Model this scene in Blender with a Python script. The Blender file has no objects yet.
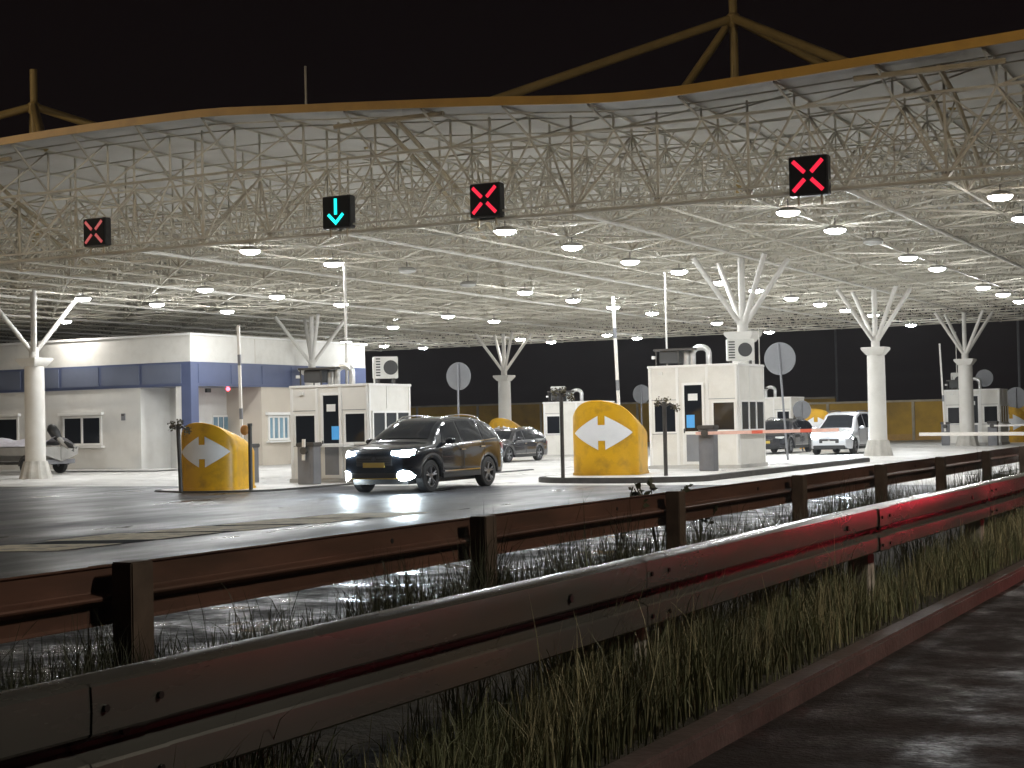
import bpy, bmesh, math, random
from mathutils import Vector, Matrix
random.seed(7)
PI = math.pi
S = bpy.context.scene
COL = S.collection

# ------------------------------------------------------------------ camera
F = 1600.0
YAW, PITCH, ROLL, EYE = math.radians(27.2), math.atan(40 / F), -0.022, 1.5
CAMR = Matrix.Rotation(YAW, 3, 'Z') @ Matrix.Rotation(PI / 2 + PITCH, 3, 'X') @ Matrix.Rotation(ROLL, 3, 'Z')
cam = bpy.data.cameras.new('camera')
cam.sensor_width = 36
cam.lens = 36 * F / 1024
cam.clip_start, cam.clip_end = 0.05, 3000
co = bpy.data.objects.new('camera', cam)
COL.objects.link(co)
co.matrix_world = Matrix.Translation((0, 0, EYE)) @ CAMR.to_4x4()
S.camera = co


def ray(px, py):
    return CAMR @ Vector(((px - 512) / F, (384 - py) / F, -1.0))


def atz(px, py, z=0.0):
    d = ray(px, py)
    return Vector((0, 0, EYE)) + d * ((z - EYE) / d.z)


def aty(px, py, Y):
    d = ray(px, py)
    return Vector((0, 0, EYE)) + d * (Y / d.y)


def atx(px, py, X):
    d = ray(px, py)
    return Vector((0, 0, EYE)) + d * (X / d.x)


# ------------------------------------------------------------------ materials
def mat(name, col, rough=0.6, metal=0.0, emit=None, es=0.0, var=0.0, scale=3.0, bump=0.0, bscale=30.0,
        coat=0.0, rvar=0.0, spec=0.5, dirt=None, dscale=1.0, damt=0.5, stretch=None):
    m = bpy.data.materials.new(name)
    m.use_nodes = True
    nt = m.node_tree
    b = nt.nodes['Principled BSDF']
    L = nt.links.new
    c = (*col, 1)
    b.inputs['Base Color'].default_value = c
    b.inputs['Roughness'].default_value = rough
    b.inputs['Metallic'].default_value = metal
    b.inputs['Specular IOR Level'].default_value = spec
    b.inputs['Coat Weight'].default_value = coat
    b.inputs['Coat Roughness'].default_value = 0.05
    if emit:
        b.inputs['Emission Color'].default_value = (*emit, 1)
        b.inputs['Emission Strength'].default_value = es
    if var or bump or rvar or dirt:
        tc = nt.nodes.new('ShaderNodeTexCoord')
        mp = nt.nodes.new('ShaderNodeMapping')
        geo = nt.nodes.new('ShaderNodeNewGeometry')
        L(geo.outputs['Position'], mp.inputs['Vector'])
        if stretch:
            mp.inputs['Scale'].default_value = stretch

        def noise(sc, det=5.0):
            n = nt.nodes.new('ShaderNodeTexNoise')
            n.inputs['Scale'].default_value = sc
            n.inputs['Detail'].default_value = det
            n.inputs['Roughness'].default_value = 0.62
            L(mp.outputs['Vector'], n.inputs['Vector'])
            return n
        src = None
        if var:
            n = noise(scale)
            r = nt.nodes.new('ShaderNodeValToRGB')
            r.color_ramp.elements[0].position = 0.3
            r.color_ramp.elements[1].position = 0.7
            r.color_ramp.elements[0].color = (*[max(0, x * (1 - var)) for x in col], 1)
            r.color_ramp.elements[1].color = (*[min(1, x * (1 + var)) for x in col], 1)
            L(n.outputs['Fac'], r.inputs['Fac'])
            src = r.outputs['Color']
        if dirt:
            n = noise(dscale, 8)
            r = nt.nodes.new('ShaderNodeValToRGB')
            r.color_ramp.elements[0].position = 0.48
            r.color_ramp.elements[1].position = 0.68
            r.color_ramp.elements[0].color = (0, 0, 0, 1)
            r.color_ramp.elements[1].color = (damt, damt, damt, 1)
            L(n.outputs['Fac'], r.inputs['Fac'])
            mx = nt.nodes.new('ShaderNodeMix')
            mx.data_type = 'RGBA'
            L(r.outputs['Color'], mx.inputs['Factor'])
            if src:
                L(src, mx.inputs['A'])
            else:
                mx.inputs['A'].default_value = c
            mx.inputs['B'].default_value = (*dirt, 1)
            src = mx.outputs['Result']
        if src:
            L(src, b.inputs['Base Color'])
        if rvar:
            n = noise(scale * 0.7, 6)
            mr = nt.nodes.new('ShaderNodeMapRange')
            mr.inputs['From Min'].default_value = 0.35
            mr.inputs['From Max'].default_value = 0.65
            mr.inputs['To Min'].default_value = max(0.02, rough - rvar)
            mr.inputs['To Max'].default_value = min(1, rough + rvar)
            L(n.outputs['Fac'], mr.inputs['Value'])
            L(mr.outputs['Result'], b.inputs['Roughness'])
        if bump:
            n = noise(bscale, 4)
            bp = nt.nodes.new('ShaderNodeBump')
            bp.inputs['Strength'].default_value = 1.0
            bp.inputs['Distance'].default_value = bump
            L(n.outputs['Fac'], bp.inputs['Height'])
            L(bp.outputs['Normal'], b.inputs['Normal'])
    return m


M = dict(
    concrete=mat('wet concrete', (0.53, 0.515, 0.485), 0.45, var=0.16, scale=0.45, rvar=0.22, bump=0.004, bscale=6, dirt=(0.2, 0.19, 0.18), dscale=0.5, damt=0.4),
    asphalt=mat('wet asphalt', (0.045, 0.045, 0.05), 0.4, var=0.3, scale=0.6, rvar=0.14, bump=0.01, bscale=13, spec=0.25, stretch=(1.6, 0.5, 1)),
    asphalt_near=mat('soaked asphalt', (0.03, 0.026, 0.026), 0.62, var=0.35, scale=3.0, rvar=0.3, bump=0.014, bscale=30, spec=0.15),
    gutter=mat('gutter water', (0.02, 0.02, 0.02), 0.42, bump=0.03, bscale=9, rvar=0.36, var=0.3, scale=1.8, spec=0.25),
    earth=mat('dark earth', (0.035, 0.032, 0.024), 0.85, var=0.5, scale=1.2, bump=0.03, bscale=9),
    far=mat('far ground', (0.03, 0.03, 0.028), 0.9, var=0.3, scale=0.1),
    paint_white=mat('worn road paint', (0.66, 0.6, 0.44), 0.75, var=0.2, scale=4, dirt=(0.1, 0.1, 0.1), dscale=3, damt=0.7),
    paint_dark=mat('black road patch', (0.015, 0.015, 0.015), 0.95, spec=0.05, var=0.3, scale=3),
    kerb=mat('kerb stone', (0.085, 0.065, 0.062), 0.5, var=0.3, scale=2, bump=0.01, bscale=14, dirt=(0.05, 0.045, 0.04), dscale=3, damt=0.7),
    kerb_dark=mat('blackened kerb', (0.05, 0.045, 0.04), 0.6, var=0.4, scale=4, bump=0.01, bscale=12),
    roof=mat('roof sheet', (0.60, 0.59, 0.565), 0.6, var=0.07, scale=0.8, dirt=(0.42, 0.4, 0.36), dscale=0.5, damt=0.4),
    frame=mat('beige steel', (0.62, 0.59, 0.51), 0.5, var=0.12, scale=1.5, dirt=(0.36, 0.3, 0.21), dscale=0.9, damt=0.55),
    frame_pale=mat('pale steel', (0.62, 0.6, 0.55), 0.5, var=0.1, scale=1.5),
    frame_brown=mat('brown steel', (0.42, 0.36, 0.25), 0.5, var=0.25, scale=1.2),
    gold=mat('ochre paint', (0.52, 0.30, 0.06), 0.5, var=0.12, scale=0.8, dirt=(0.35, 0.2, 0.05), dscale=1.5, damt=0.5),
    ochre_tube=mat('ochre tube', (0.4, 0.29, 0.11), 0.32, var=0.15, scale=1.0),
    column=mat('column paint', (0.62, 0.6, 0.56), 0.5, var=0.05, scale=1.5, dirt=(0.5, 0.47, 0.42), dscale=1.2, damt=0.5),
    skirt=mat('grey cast base', (0.42, 0.4, 0.36), 0.6, var=0.15, scale=3),
    white=mat('white panel', (0.74, 0.72, 0.67), 0.45, var=0.04, scale=1.0, dirt=(0.55, 0.52, 0.46), dscale=1.8, damt=0.35),
    cream=mat('cream panel', (0.62, 0.59, 0.52), 0.5, var=0.05, scale=1.0, dirt=(0.48, 0.45, 0.38), dscale=1.6, damt=0.4),
    white_trim=mat('white trim', (0.8, 0.79, 0.76), 0.4),
    glass=mat('dark window glass', (0.012, 0.014, 0.018), 0.07, spec=0.4),
    glass_grey=mat('grey window glass', (0.06, 0.065, 0.07), 0.1, spec=0.6),
    glass_blue=mat('bluish door glass', (0.2, 0.32, 0.4), 0.12, var=0.4, scale=2.2, stretch=(1, 1, 0.2)),
    render=mat('pale render', (0.66, 0.65, 0.62), 0.75, var=0.04, scale=0.7, dirt=(0.5, 0.48, 0.44), dscale=0.8, damt=0.4, bump=0.003, bscale=40),
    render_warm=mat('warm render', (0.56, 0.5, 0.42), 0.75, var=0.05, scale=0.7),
    blue=mat('blue band', (0.085, 0.105, 0.19), 0.3, var=0.12, scale=0.6),
    blue_panel=mat('slate blue panel', (0.15, 0.17, 0.23), 0.25, var=0.1, scale=0.5),
    grey_metal=mat('grey cabinet', (0.16, 0.16, 0.17), 0.45, var=0.12, scale=3),
    dark_metal=mat('dark metal', (0.05, 0.045, 0.04), 0.5, var=0.3, scale=5),
    sign_back=mat('sign back', (0.2, 0.205, 0.22), 0.5, var=0.06, scale=4),
    galv=mat('galvanised steel', (0.13, 0.13, 0.12), 0.24, metal=0.5, var=0.15, scale=1.4, rvar=0.1, dirt=(0.16, 0.13, 0.1), dscale=1.6, damt=0.6, stretch=(1, 0.35, 1.6)),
    rusty=mat('rusty steel', (0.14, 0.07, 0.05), 0.5, metal=0.3, var=0.35, scale=1.6, rvar=0.12, dirt=(0.06, 0.04, 0.03), dscale=1.2, damt=0.7, stretch=(1, 0.3, 1.5)),
    post=mat('weathered post', (0.36, 0.35, 0.31), 0.7, var=0.25, scale=4, dirt=(0.08, 0.07, 0.06), dscale=7, damt=0.9, stretch=(1, 1, 0.4)),
    post_dark=mat('dark post', (0.085, 0.06, 0.045), 0.6, var=0.3, scale=5),
    bolt=mat('bolt', (0.03, 0.03, 0.03), 0.5, metal=0.6),
    yellow=mat('yellow plastic', (0.68, 0.37, 0.008), 0.38, var=0.07, scale=1.2, dirt=(0.22, 0.12, 0.03), dscale=2.6, damt=0.5),
    arrow=mat('reflective white', (0.82, 0.83, 0.85), 0.3, metal=0.0, var=0.06, scale=3),
    red_tape=mat('red boom stripe', (0.62, 0.12, 0.07), 0.4),
    boom=mat('boom white', (0.78, 0.75, 0.7), 0.4),
    boom_red=mat('boom pale red', (0.74, 0.46, 0.38), 0.4, var=0.15, scale=3),
    black=mat('black plastic', (0.015, 0.015, 0.015), 0.5),
    rubber=mat('tyre rubber', (0.018, 0.018, 0.018), 0.75, bump=0.004, bscale=60),
    rim=mat('alloy rim', (0.26, 0.26, 0.27), 0.35, metal=0.9),
    chrome=mat('chrome strip', (0.7, 0.7, 0.7), 0.15, metal=1.0),
    car_black=mat('black car paint', (0.010, 0.012, 0.016), 0.2, coat=0.5, spec=0.45),
    car_dark=mat('charcoal car paint', (0.02, 0.02, 0.024), 0.25, coat=1.0),
    car_silver=mat('silver car paint', (0.62, 0.63, 0.66), 0.28, metal=0.35, coat=0.8),
    plate=mat('yellow plate', (0.5, 0.36, 0.06), 0.5),
    plate_white=mat('white plate', (0.6, 0.6, 0.6), 0.5),
    duct=mat('silver duct', (0.66, 0.66, 0.65), 0.28, metal=0.7, var=0.1, scale=8, bump=0.006, bscale=40),
    aircon=mat('air conditioner casing', (0.7, 0.69, 0.65), 0.45, var=0.05, scale=4),
    grille=mat('grille dark', (0.05, 0.05, 0.05), 0.6),
    paper=mat('paper notice', (0.78, 0.78, 0.76), 0.6),
    orange=mat('amber lens', (0.55, 0.25, 0.06), 0.4),
    hoarding=mat('ochre hoarding', (0.52, 0.31, 0.03), 0.7, var=0.2, scale=0.35, dirt=(0.12, 0.08, 0.03), dscale=0.25, damt=0.6),
    hull=mat('grey hull', (0.3, 0.29, 0.27), 0.5, var=0.15, scale=2),
    tarp=mat('pale boat cover', (0.62, 0.6, 0.66), 0.6, var=0.12, scale=3, bump=0.03, bscale=5),
    brown=mat('brown board', (0.24, 0.13, 0.06), 0.6, var=0.2, scale=3),
    clump=mat('withered foliage', (0.09, 0.075, 0.04), 0.8, var=0.4, scale=12),
    grass=mat('grass blade', (0.13, 0.145, 0.075), 0.6, var=0.45, scale=1.5),
    straw=mat('straw blade', (0.33, 0.31, 0.18), 0.6, var=0.35, scale=2.0),
    weed=mat('weed leaf', (0.035, 0.04, 0.02), 0.6, var=0.4, scale=6),
    lamp_case=mat('lamp housing', (0.3, 0.29, 0.26), 0.5),
    led_face=mat('signal face', (0.006, 0.006, 0.006), 0.7, spec=0.2),
    lamp=mat('glowing lens', (1, 1, 1), 0.4, emit=(0.96, 0.985, 1.0), es=320),
    lamp_weak=mat('older glowing lens', (1, 1, 1), 0.4, emit=(1.0, 0.97, 0.92), es=190),
    lamp_bright=mat('new glowing lens', (1, 1, 1), 0.4, emit=(0.92, 0.97, 1.0), es=390),
    lamp_off=mat('unlit lens', (0.55, 0.55, 0.53), 0.25),
    beam=mat('headlight glow', (1, 1, 1), 0.3, emit=(0.78, 0.92, 1.0), es=220),
    beam_low=mat('dim headlight glow', (1, 1, 1), 0.3, emit=(0.9, 0.95, 1.0), es=22),
    tail=mat('tail lamp glow', (0.6, 0.02, 0.02), 0.3, emit=(1.0, 0.02, 0.06), es=95),
    tail_near=mat('near tail lamp glow', (0.6, 0.02, 0.02), 0.3, emit=(1.0, 0.03, 0.07), es=11),
    tail_off=mat('tail lamp', (0.35, 0.02, 0.02), 0.2),
    red_led=mat('red signal light', (0.3, 0.01, 0.03), 0.4, emit=(0.95, 0.022, 0.06), es=1.15),
    red_led_dim=mat('faded red signal light', (0.3, 0.02, 0.03), 0.4, emit=(0.55, 0.035, 0.06), es=0.55),
    cyan_led=mat('cyan signal light', (0.01, 0.3, 0.3), 0.4, emit=(0.0, 0.95, 0.9), es=1.3),
    screen=mat('lit blue screen', (0.05, 0.2, 0.4), 0.3, emit=(0.08, 0.36, 0.75), es=0.5),
    red_dot=mat('small red lamp', (0.5, 0.02, 0.02), 0.3, emit=(1.0, 0.08, 0.12), es=8),
    sodium=mat('street lamp glow', (1, 1, 1), 0.3, emit=(1.0, 0.72, 0.40), es=420),
    street=mat('white street light glow', (1, 1, 1), 0.3, emit=(1.0, 0.92, 0.78), es=2300),
    flood=mat('floodlight glow', (1, 1, 1), 0.3, emit=(1.0, 0.82, 0.6), es=1700),
)


# ------------------------------------------------------------------ mesh builder
class MB:
    def __init__(s):
        s.v, s.f = [], []

    def add(s, vs, fs):
        n = len(s.v)
        s.v += [tuple(p) for p in vs]
        s.f += [tuple(i + n for i in f) for f in fs]
        return s

    def box(s, a, b):
        (x0, y0, z0), (x1, y1, z1) = a, b
        return s.add([(x0, y0, z0), (x1, y0, z0), (x1, y1, z0), (x0, y1, z0), (x0, y0, z1), (x1, y0, z1), (x1, y1, z1), (x0, y1, z1)],
                     [(0, 3, 2, 1), (4, 5, 6, 7), (0, 1, 5, 4), (1, 2, 6, 5), (2, 3, 7, 6), (3, 0, 4, 7)])

    def tube(s, a, b, r, n=8, r2=None, cap=True):
        a, b = Vector(a), Vector(b)
        d = (b - a).normalized()
        u = d.orthogonal().normalized()
        w = d.cross(u)
        r2 = r if r2 is None else r2
        vs = []
        for c, rr in ((a, r), (b, r2)):
            for i in range(n):
                t = 2 * PI * i / n
                vs.append(c + (u * math.cos(t) + w * math.sin(t)) * rr)
        fs = [(i, (i + 1) % n, n + (i + 1) % n, n + i) for i in range(n)]
        if cap:
            fs += [tuple(range(n - 1, -1, -1)), tuple(range(n, 2 * n))]
        return s.add(vs, fs)

    def pipe(s, pts, r, n=8, cap=True):
        pts = [Vector(p) for p in pts]
        vs, fs = [], []
        u = None
        for k, p in enumerate(pts):
            d = (pts[min(k + 1, len(pts) - 1)] - pts[max(k - 1, 0)]).normalized()
            if u is None:
                u = d.orthogonal().normalized()
            else:
                u = (u - d * u.dot(d)).normalized()
            w = d.cross(u)
            rr = r[k] if isinstance(r, (list, tuple)) else r
            for i in range(n):
                t = 2 * PI * i / n
                vs.append(p + (u * math.cos(t) + w * math.sin(t)) * rr)
        for k in range(len(pts) - 1):
            for i in range(n):
                fs.append((k * n + i, k * n + (i + 1) % n, (k + 1) * n + (i + 1) % n, (k + 1) * n + i))
        if cap:
            fs += [tuple(range(n - 1, -1, -1)), tuple(range((len(pts) - 1) * n, len(pts) * n))]
        return s.add(vs, fs)

    def lathe(s, prof, n=24, o=(0, 0, 0), axis='z', cap=True):
        vs, fs = [], []
        for (r, h) in prof:
            for i in range(n):
                t = 2 * PI * i / n
                c, q = r * math.cos(t), r * math.sin(t)
                p = {'z': (c, q, h), 'y': (c, h, -q), 'x': (h, c, q)}[axis]
                vs.append((p[0] + o[0], p[1] + o[1], p[2] + o[2]))
        m = len(prof)
        for k in range(m - 1):
            for i in range(n):
                fs.append((k * n + i, k * n + (i + 1) % n, (k + 1) * n + (i + 1) % n, (k + 1) * n + i))
        if cap:
            fs += [tuple(range(n - 1, -1, -1)), tuple(range((m - 1) * n, m * n))]
        return s.add(vs, fs)

    def prism(s, poly, off):
        """flat polygon (3-D points) thickened by the vector off"""
        n = len(poly)
        off = Vector(off)
        vs = [Vector(p) for p in poly] + [Vector(p) + off for p in poly]
        fs = [tuple(range(n - 1, -1, -1)), tuple(range(n, 2 * n))] + [(i, (i + 1) % n, n + (i + 1) % n, n + i) for i in range(n)]
        return s.add(vs, fs)

    def ball(s, c, r, n=12, m=8):
        r = (r, r, r) if not isinstance(r, (tuple, list)) else r
        vs, fs = [], []
        for j in range(1, m):
            p = PI * j / m
            for i in range(n):
                t = 2 * PI * i / n
                vs.append((c[0] + r[0] * math.sin(p) * math.cos(t), c[1] + r[1] * math.sin(p) * math.sin(t), c[2] + r[2] * math.cos(p)))
        for j in range(m - 2):
            for i in range(n):
                fs.append((j * n + i, j * n + (i + 1) % n, (j + 1) * n + (i + 1) % n, (j + 1) * n + i))
        a = len(vs)
        vs += [(c[0], c[1], c[2] + r[2]), (c[0], c[1], c[2] - r[2])]
        for i in range(n):
            fs.append((a, (i + 1) % n, i))
            fs.append((a + 1, (m - 2) * n + i, (m - 2) * n + (i + 1) % n))
        return s.add(vs, fs)

    def build(s, name, m, parent=None, loc=None, rz=None, bevel=0.0, smooth=40, kind=None, fix=True):
        me = bpy.data.meshes.new(name)
        me.from_pydata(s.v, [], s.f)
        if fix:
            bm = bmesh.new()
            bm.from_mesh(me)
            bmesh.ops.recalc_face_normals(bm, faces=bm.faces)
            if bevel:
                es = [e for e in bm.edges if len(e.link_faces) == 2 and e.calc_face_angle(0) > 0.6]
                bmesh.ops.bevel(bm, geom=es, offset=bevel, segments=2, affect='EDGES', clamp_overlap=True)
            if smooth:
                lim = math.radians(smooth)
                for f in bm.faces:
                    f.smooth = True
                for e in bm.edges:
                    e.smooth = len(e.link_faces) == 2 and e.calc_face_angle(0) < lim
            bm.to_mesh(me)
            bm.free()
        me.materials.append(m)
        me.update()
        o = bpy.data.objects.new(name, me)
        COL.objects.link(o)
        if parent:
            o.parent = parent
        if loc is not None:
            o.location = loc
        if rz is not None:
            o.rotation_euler = (0, 0, rz)
        if kind:
            o['kind'] = kind
        return o


def thing(name, label, cat, loc=(0, 0, 0), rz=0.0, group=None, scale=1.0):
    o = bpy.data.objects.new(name, None)
    o.empty_display_size = 0.2
    COL.objects.link(o)
    o.location = loc
    o.rotation_euler = (0, 0, rz)
    o.scale = (scale,) * 3
    return tag(o, label, cat, group)


def tag(o, label, cat, group=None):
    o['label'] = label
    o['category'] = cat
    if group:
        o['group'] = group
    return o


def dup(root, loc, rz=0.0, label=None, group=None, scale=None):
    r = root.copy()
    COL.objects.link(r)
    r.location = loc
    r.rotation_euler = (0, 0, rz)
    if scale:
        r.scale = (scale,) * 3
    if label:
        r['label'] = label
    if group:
        r['group'] = group
    for ch in list(root.children):
        c = ch.copy()
        COL.objects.link(c)
        c.parent = r
        for g in list(ch.children):
            d = g.copy()
            COL.objects.link(d)
            d.parent = c
    return r


def interp(tab, x):
    if x <= tab[0][0]:
        return tab[0][1]
    for (a, p), (b, q) in zip(tab, tab[1:]):
        if x <= b:
            t = (x - a) / (b - a)
            return p + (q - p) * t
    return tab[-1][1]


def sinterp(tab, x):
    """smooth (monotone cubic) interpolation"""
    n = len(tab)
    if x <= tab[0][0]:
        return tab[0][1]
    if x >= tab[-1][0]:
        return tab[-1][1]
    d = [(tab[i + 1][1] - tab[i][1]) / (tab[i + 1][0] - tab[i][0]) for i in range(n - 1)]
    g = [d[0]] + [0 if d[i - 1] * d[i] <= 0 else 2 * d[i - 1] * d[i] / (d[i - 1] + d[i]) for i in range(1, n - 1)] + [d[-1]]
    for i in range(n - 1):
        if x <= tab[i + 1][0]:
            h = tab[i + 1][0] - tab[i][0]
            t = (x - tab[i][0]) / h
            return ((1 + 2 * t) * (1 - t) ** 2 * tab[i][1] + t * (1 - t) ** 2 * h * g[i]
                    + t * t * (3 - 2 * t) * tab[i + 1][1] + t * t * (t - 1) * h * g[i + 1])


# ------------------------------------------------------------------ world (night sky glow)
W = bpy.data.worlds.new('World')
S.world = W
W.use_nodes = True
bg = W.node_tree.nodes['Background']
bg.inputs['Color'].default_value = (0.0034, 0.0021, 0.0023, 1)
bg.inputs['Strength'].default_value = 1.0

# ------------------------------------------------------------------ ground
def sheet(name, x0, x1, y0, y1, z, m, kind='structure'):
    return MB().add([(x0, y0, z), (x1, y0, z), (x1, y1, z), (x0, y1, z)], [(0, 1, 2, 3)]).build(name, m, kind=kind, smooth=0)


sheet('ground', -420, 300, -90, 620, -0.26, M['far'])
sheet('plaza_road', -90, -6.75, -30, 140, 0.0, M['asphalt'])
sheet('plaza_pavement', -72, -6.9, 34.6, 104, 0.006, M['concrete'])
sheet('verge_ground', -6.75, -2.9, -30, 140, -0.02, M['earth'])
sheet('near_road', -2.75, 16, -40, 140, -0.12, M['asphalt_near'])
MB().box((-2.9, -30, -0.25), (-2.74, 140, 0.0)).build('near_kerb', M['kerb'], kind='structure', bevel=0.02)
MB().box((-6.95, -30, -0.15), (-6.75, 140, 0.014)).build('plaza_kerb', M['kerb_dark'], kind='structure', bevel=0.01)

sheet('gutter_water', -9.4, -7.0, -30, 30, 0.004, M['gutter'])
# painted bars along the edge of the plaza road
for (px, py, ln) in ((32, 548.5, 1.25), (137, 537, 1.5), (222, 529, 1.3), (300, 521.5, 1.6), (362, 516, 1.6)):
    c = atz(px, py)
    MB().add([(c.x - 0.8, c.y - ln / 2 - 0.25, 0.006), (c.x + 0.7, c.y - ln / 2 + 0.35, 0.006), (c.x + 0.7, c.y + ln / 2 + 0.35, 0.006), (c.x - 0.8, c.y + ln / 2 - 0.25, 0.006)],
             [(0, 1, 2, 3)]).build('road_marking', M['paint_white'], kind='structure', smooth=0)
for (px, py, ln) in ((90, 543, 2.6), (183, 533, 3.0), (262, 525.2, 2.6), (332, 518.6, 2.6)):
    c = atz(px, py)
    MB().add([(c.x - 0.75, c.y - ln / 2 - 0.2, 0.005), (c.x + 0.65, c.y - ln / 2 + 0.3, 0.005), (c.x + 0.65, c.y + ln / 2 + 0.3, 0.005), (c.x - 0.75, c.y + ln / 2 - 0.2, 0.005)],
             [(0, 1, 2, 3)]).build('road_patch', M['paint_dark'], kind='structure', smooth=0)


def island(x0, x1, y0, y1, h, m, top):
    """traffic island with a rounded nose towards -y"""
    w = (x1 - x0) / 2
    cx = (x0 + x1) / 2
    poly = [(cx + w * math.cos(PI + PI * i / 12), y0 + w * 0.6 + w * 0.6 * math.sin(PI + PI * i / 12), -0.05) for i in range(13)] + [(x1, y1, -0.05), (x0, y1, -0.05)]
    MB().prism(poly, (0, 0, 0.05 + h)).build('traffic_island', m, kind='structure', bevel=0.02)
    q = [((p[0] - cx) * 0.93 + cx, y0 + 0.12 + (p[1] - y0) * 0.985, h + 0.004) for p in poly]
    MB().add(q, [tuple(range(len(q)))]).build('island_top', top, kind='structure', smooth=0)


island(-18.2, -13.6, 35.6, 52, 0.14, M['kerb_dark'], M['concrete'])
island(-26.6, -22.9, 31.0, 46, 0.04, M['kerb_dark'], M['concrete'])
island(-6.9, -3.2, 36, 52, 0.14, M['kerb_dark'], M['concrete'])

# ------------------------------------------------------------------ canopy
CX0, CX1, CY0, CY1 = -66.0, 10.2, 31.5, 87.2
ROOF = [(-66, 8.5), (-58, 9.25), (-52, 9.3), (-45, 8.8), (-39.3, 8.4), (-35, 8.95), (-31.3, 9.26), (-27.9, 9.31), (-25.1, 9.30), (-21.7, 9.08),
        (-16.8, 8.70), (-13.4, 8.42), (-12.4, 8.40), (-10.9, 8.44), (-8.4, 8.53), (-5, 8.67), (0, 8.95), (5, 9.1), (10.2, 9.1)]
zr = lambda x: sinterp(ROOF, x)
can = thing('canopy', 'huge white canopy roof with ochre front edge over a dense steel lattice', 'canopy', (CX0, CY0, 0))
can_o = Vector((CX0, CY0, 0))


def rel(mb, o=can_o):
    mb.v = [(a - o.x, b - o.y, c - o.z) for a, b, c in mb.v]
    return mb


xs = [CX0 + (CX1 - CX0) * i / 96 for i in range(97)]
m = MB()
vs, fs = [], []
for i, x in enumerate(xs):
    z = zr(x)
    vs += [(x, CY0 + 0.06, z), (x, CY1 - 0.06, z), (x, CY1 - 0.06, z + 0.09), (x, CY0 + 0.06, z + 0.09)]
for i in range(len(xs) - 1):
    a, b = i * 4, i * 4 + 4
    fs += [(a, b, b + 1, a + 1), (a + 3, a + 2, b + 2, b + 3)]
m.add(vs, fs)
rel(m).build('roof_sheet', M['roof'], can, smooth=60)
for nm, y, hh, mt in (('front_fascia', CY0, 0.19, 'gold'), ('rear_fascia', CY1 - 0.06, 0.3, 'frame_brown')):
    m = MB()
    vs, fs = [], []
    for x in xs:
        z = zr(x)
        vs += [(x, y, z - 0.05), (x, y + 0.06, z - 0.05), (x, y + 0.06, z + hh - 0.05), (x, y, z + hh - 0.05)]
    for i in range(len(xs) - 1):
        a, b = i * 4, i * 4 + 4
        fs += [(a, b, b + 1, a + 1), (a + 1, b + 1, b + 2, a + 2), (a + 2, b + 2, b + 3, a + 3), (a + 3, b + 3, b, a)]
    fs += [(0, 1, 2, 3), (len(vs) - 4, len(vs) - 1, len(vs) - 2, len(vs) - 3)]
    m.add(vs, fs)
    rel(m).build(nm, M[mt], can, smooth=40)

# double-layer space frame
A = 2.1
ZB, ZT = 6.3, 8.08
BX = [-15.3 + A * k for k in range(-24, 12)]
BY = [33.0 + A * j for j in range(26)]
TX = [x + A / 2 for x in BX[:-1]]
TY = [y + A / 2 for y in BY[:-1]]
lat, purl, bott = MB(), MB(), MB()


def rod(mb, a, b, r, n=4):
    mb.tube(a, b, r, n, cap=False)


for y in BY:
    rod(lat, (BX[0], y, ZB), (BX[-1], y, ZB), 0.034)
for i, x in enumerate(BX):
    rod(bott if i % 3 == 0 else lat, (x, BY[0], ZB - 0.02), (x, BY[-1], ZB - 0.02), 0.05 if i % 3 == 0 else 0.03, 6)
for y in [BY[0]] + TY:
    rod(lat, (BX[0], y, ZT), (BX[-1], y, ZT), 0.03)
for x in TX:
    rod(lat, (x, BY[0], ZT), (x, BY[-1], ZT), 0.03)
for i, x in enumerate(BX):
    for j, y in enumerate(BY):
        for dx in (-A / 2, A / 2):
            for dy in (-A / 2, A / 2):
                X, Y = x + dx, y + dy
                if TX[0] - .1 < X < TX[-1] + .1 and TY[0] - .1 < Y < TY[-1] + .1:
                    rod(lat, (x, y, ZB), (X, Y, ZT), 0.026 if (i + j) % 4 else 0.036)
ZM = (ZB + ZT) / 2
for x in [BX[0] + A / 4 + A / 2 * i for i in range(2 * len(BX) - 2)]:
    if int((x - BX[0]) / A * 2) % 2 == 0:
        rod(lat, (x, BY[0] + A / 4, ZM), (x, BY[-1] - A / 4, ZM), 0.022)
for y in [BY[0] + A / 4 + A / 2 * i for i in range(2 * len(BY) - 2)]:
    rod(lat, (BX[0] + A / 4, y, ZM), (BX[-1] - A / 4, y, ZM), 0.022)
for i in range(len(BX) - 1):
    for j in range(len(BY) - 1):
        if (i + j) % 2:
            rod(lat, (BX[i], BY[j], ZB), (BX[i + 1], BY[j + 1], ZB), 0.028)
        else:
            rod(lat, (BX[i + 1], BY[j], ZB), (BX[i], BY[j + 1], ZB), 0.028)
        rod(lat, (BX[i] + A / 2, BY[j] + A / 2, ZB + .9), (BX[i] + A / 2, BY[j] + A / 2, ZT), 0.025)
for x in TX:
    for y in BY:
        rod(lat, (x, y, ZB), (x, y, ZM), 0.018)
        rod(lat, (x, y, ZM), (x - A / 2, y, ZT), 0.018)
        rod(lat, (x, y, ZM), (x + A / 2, y, ZT), 0.018)
for y in TY:
    for x in BX:
        rod(lat, (x, y, ZB), (x, y - A / 2, ZM), 0.018)
        rod(lat, (x, y, ZB), (x, y + A / 2, ZM), 0.018)
        rod(lat, (x, y - A / 2, ZM), (x, y, ZT), 0.018)
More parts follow.
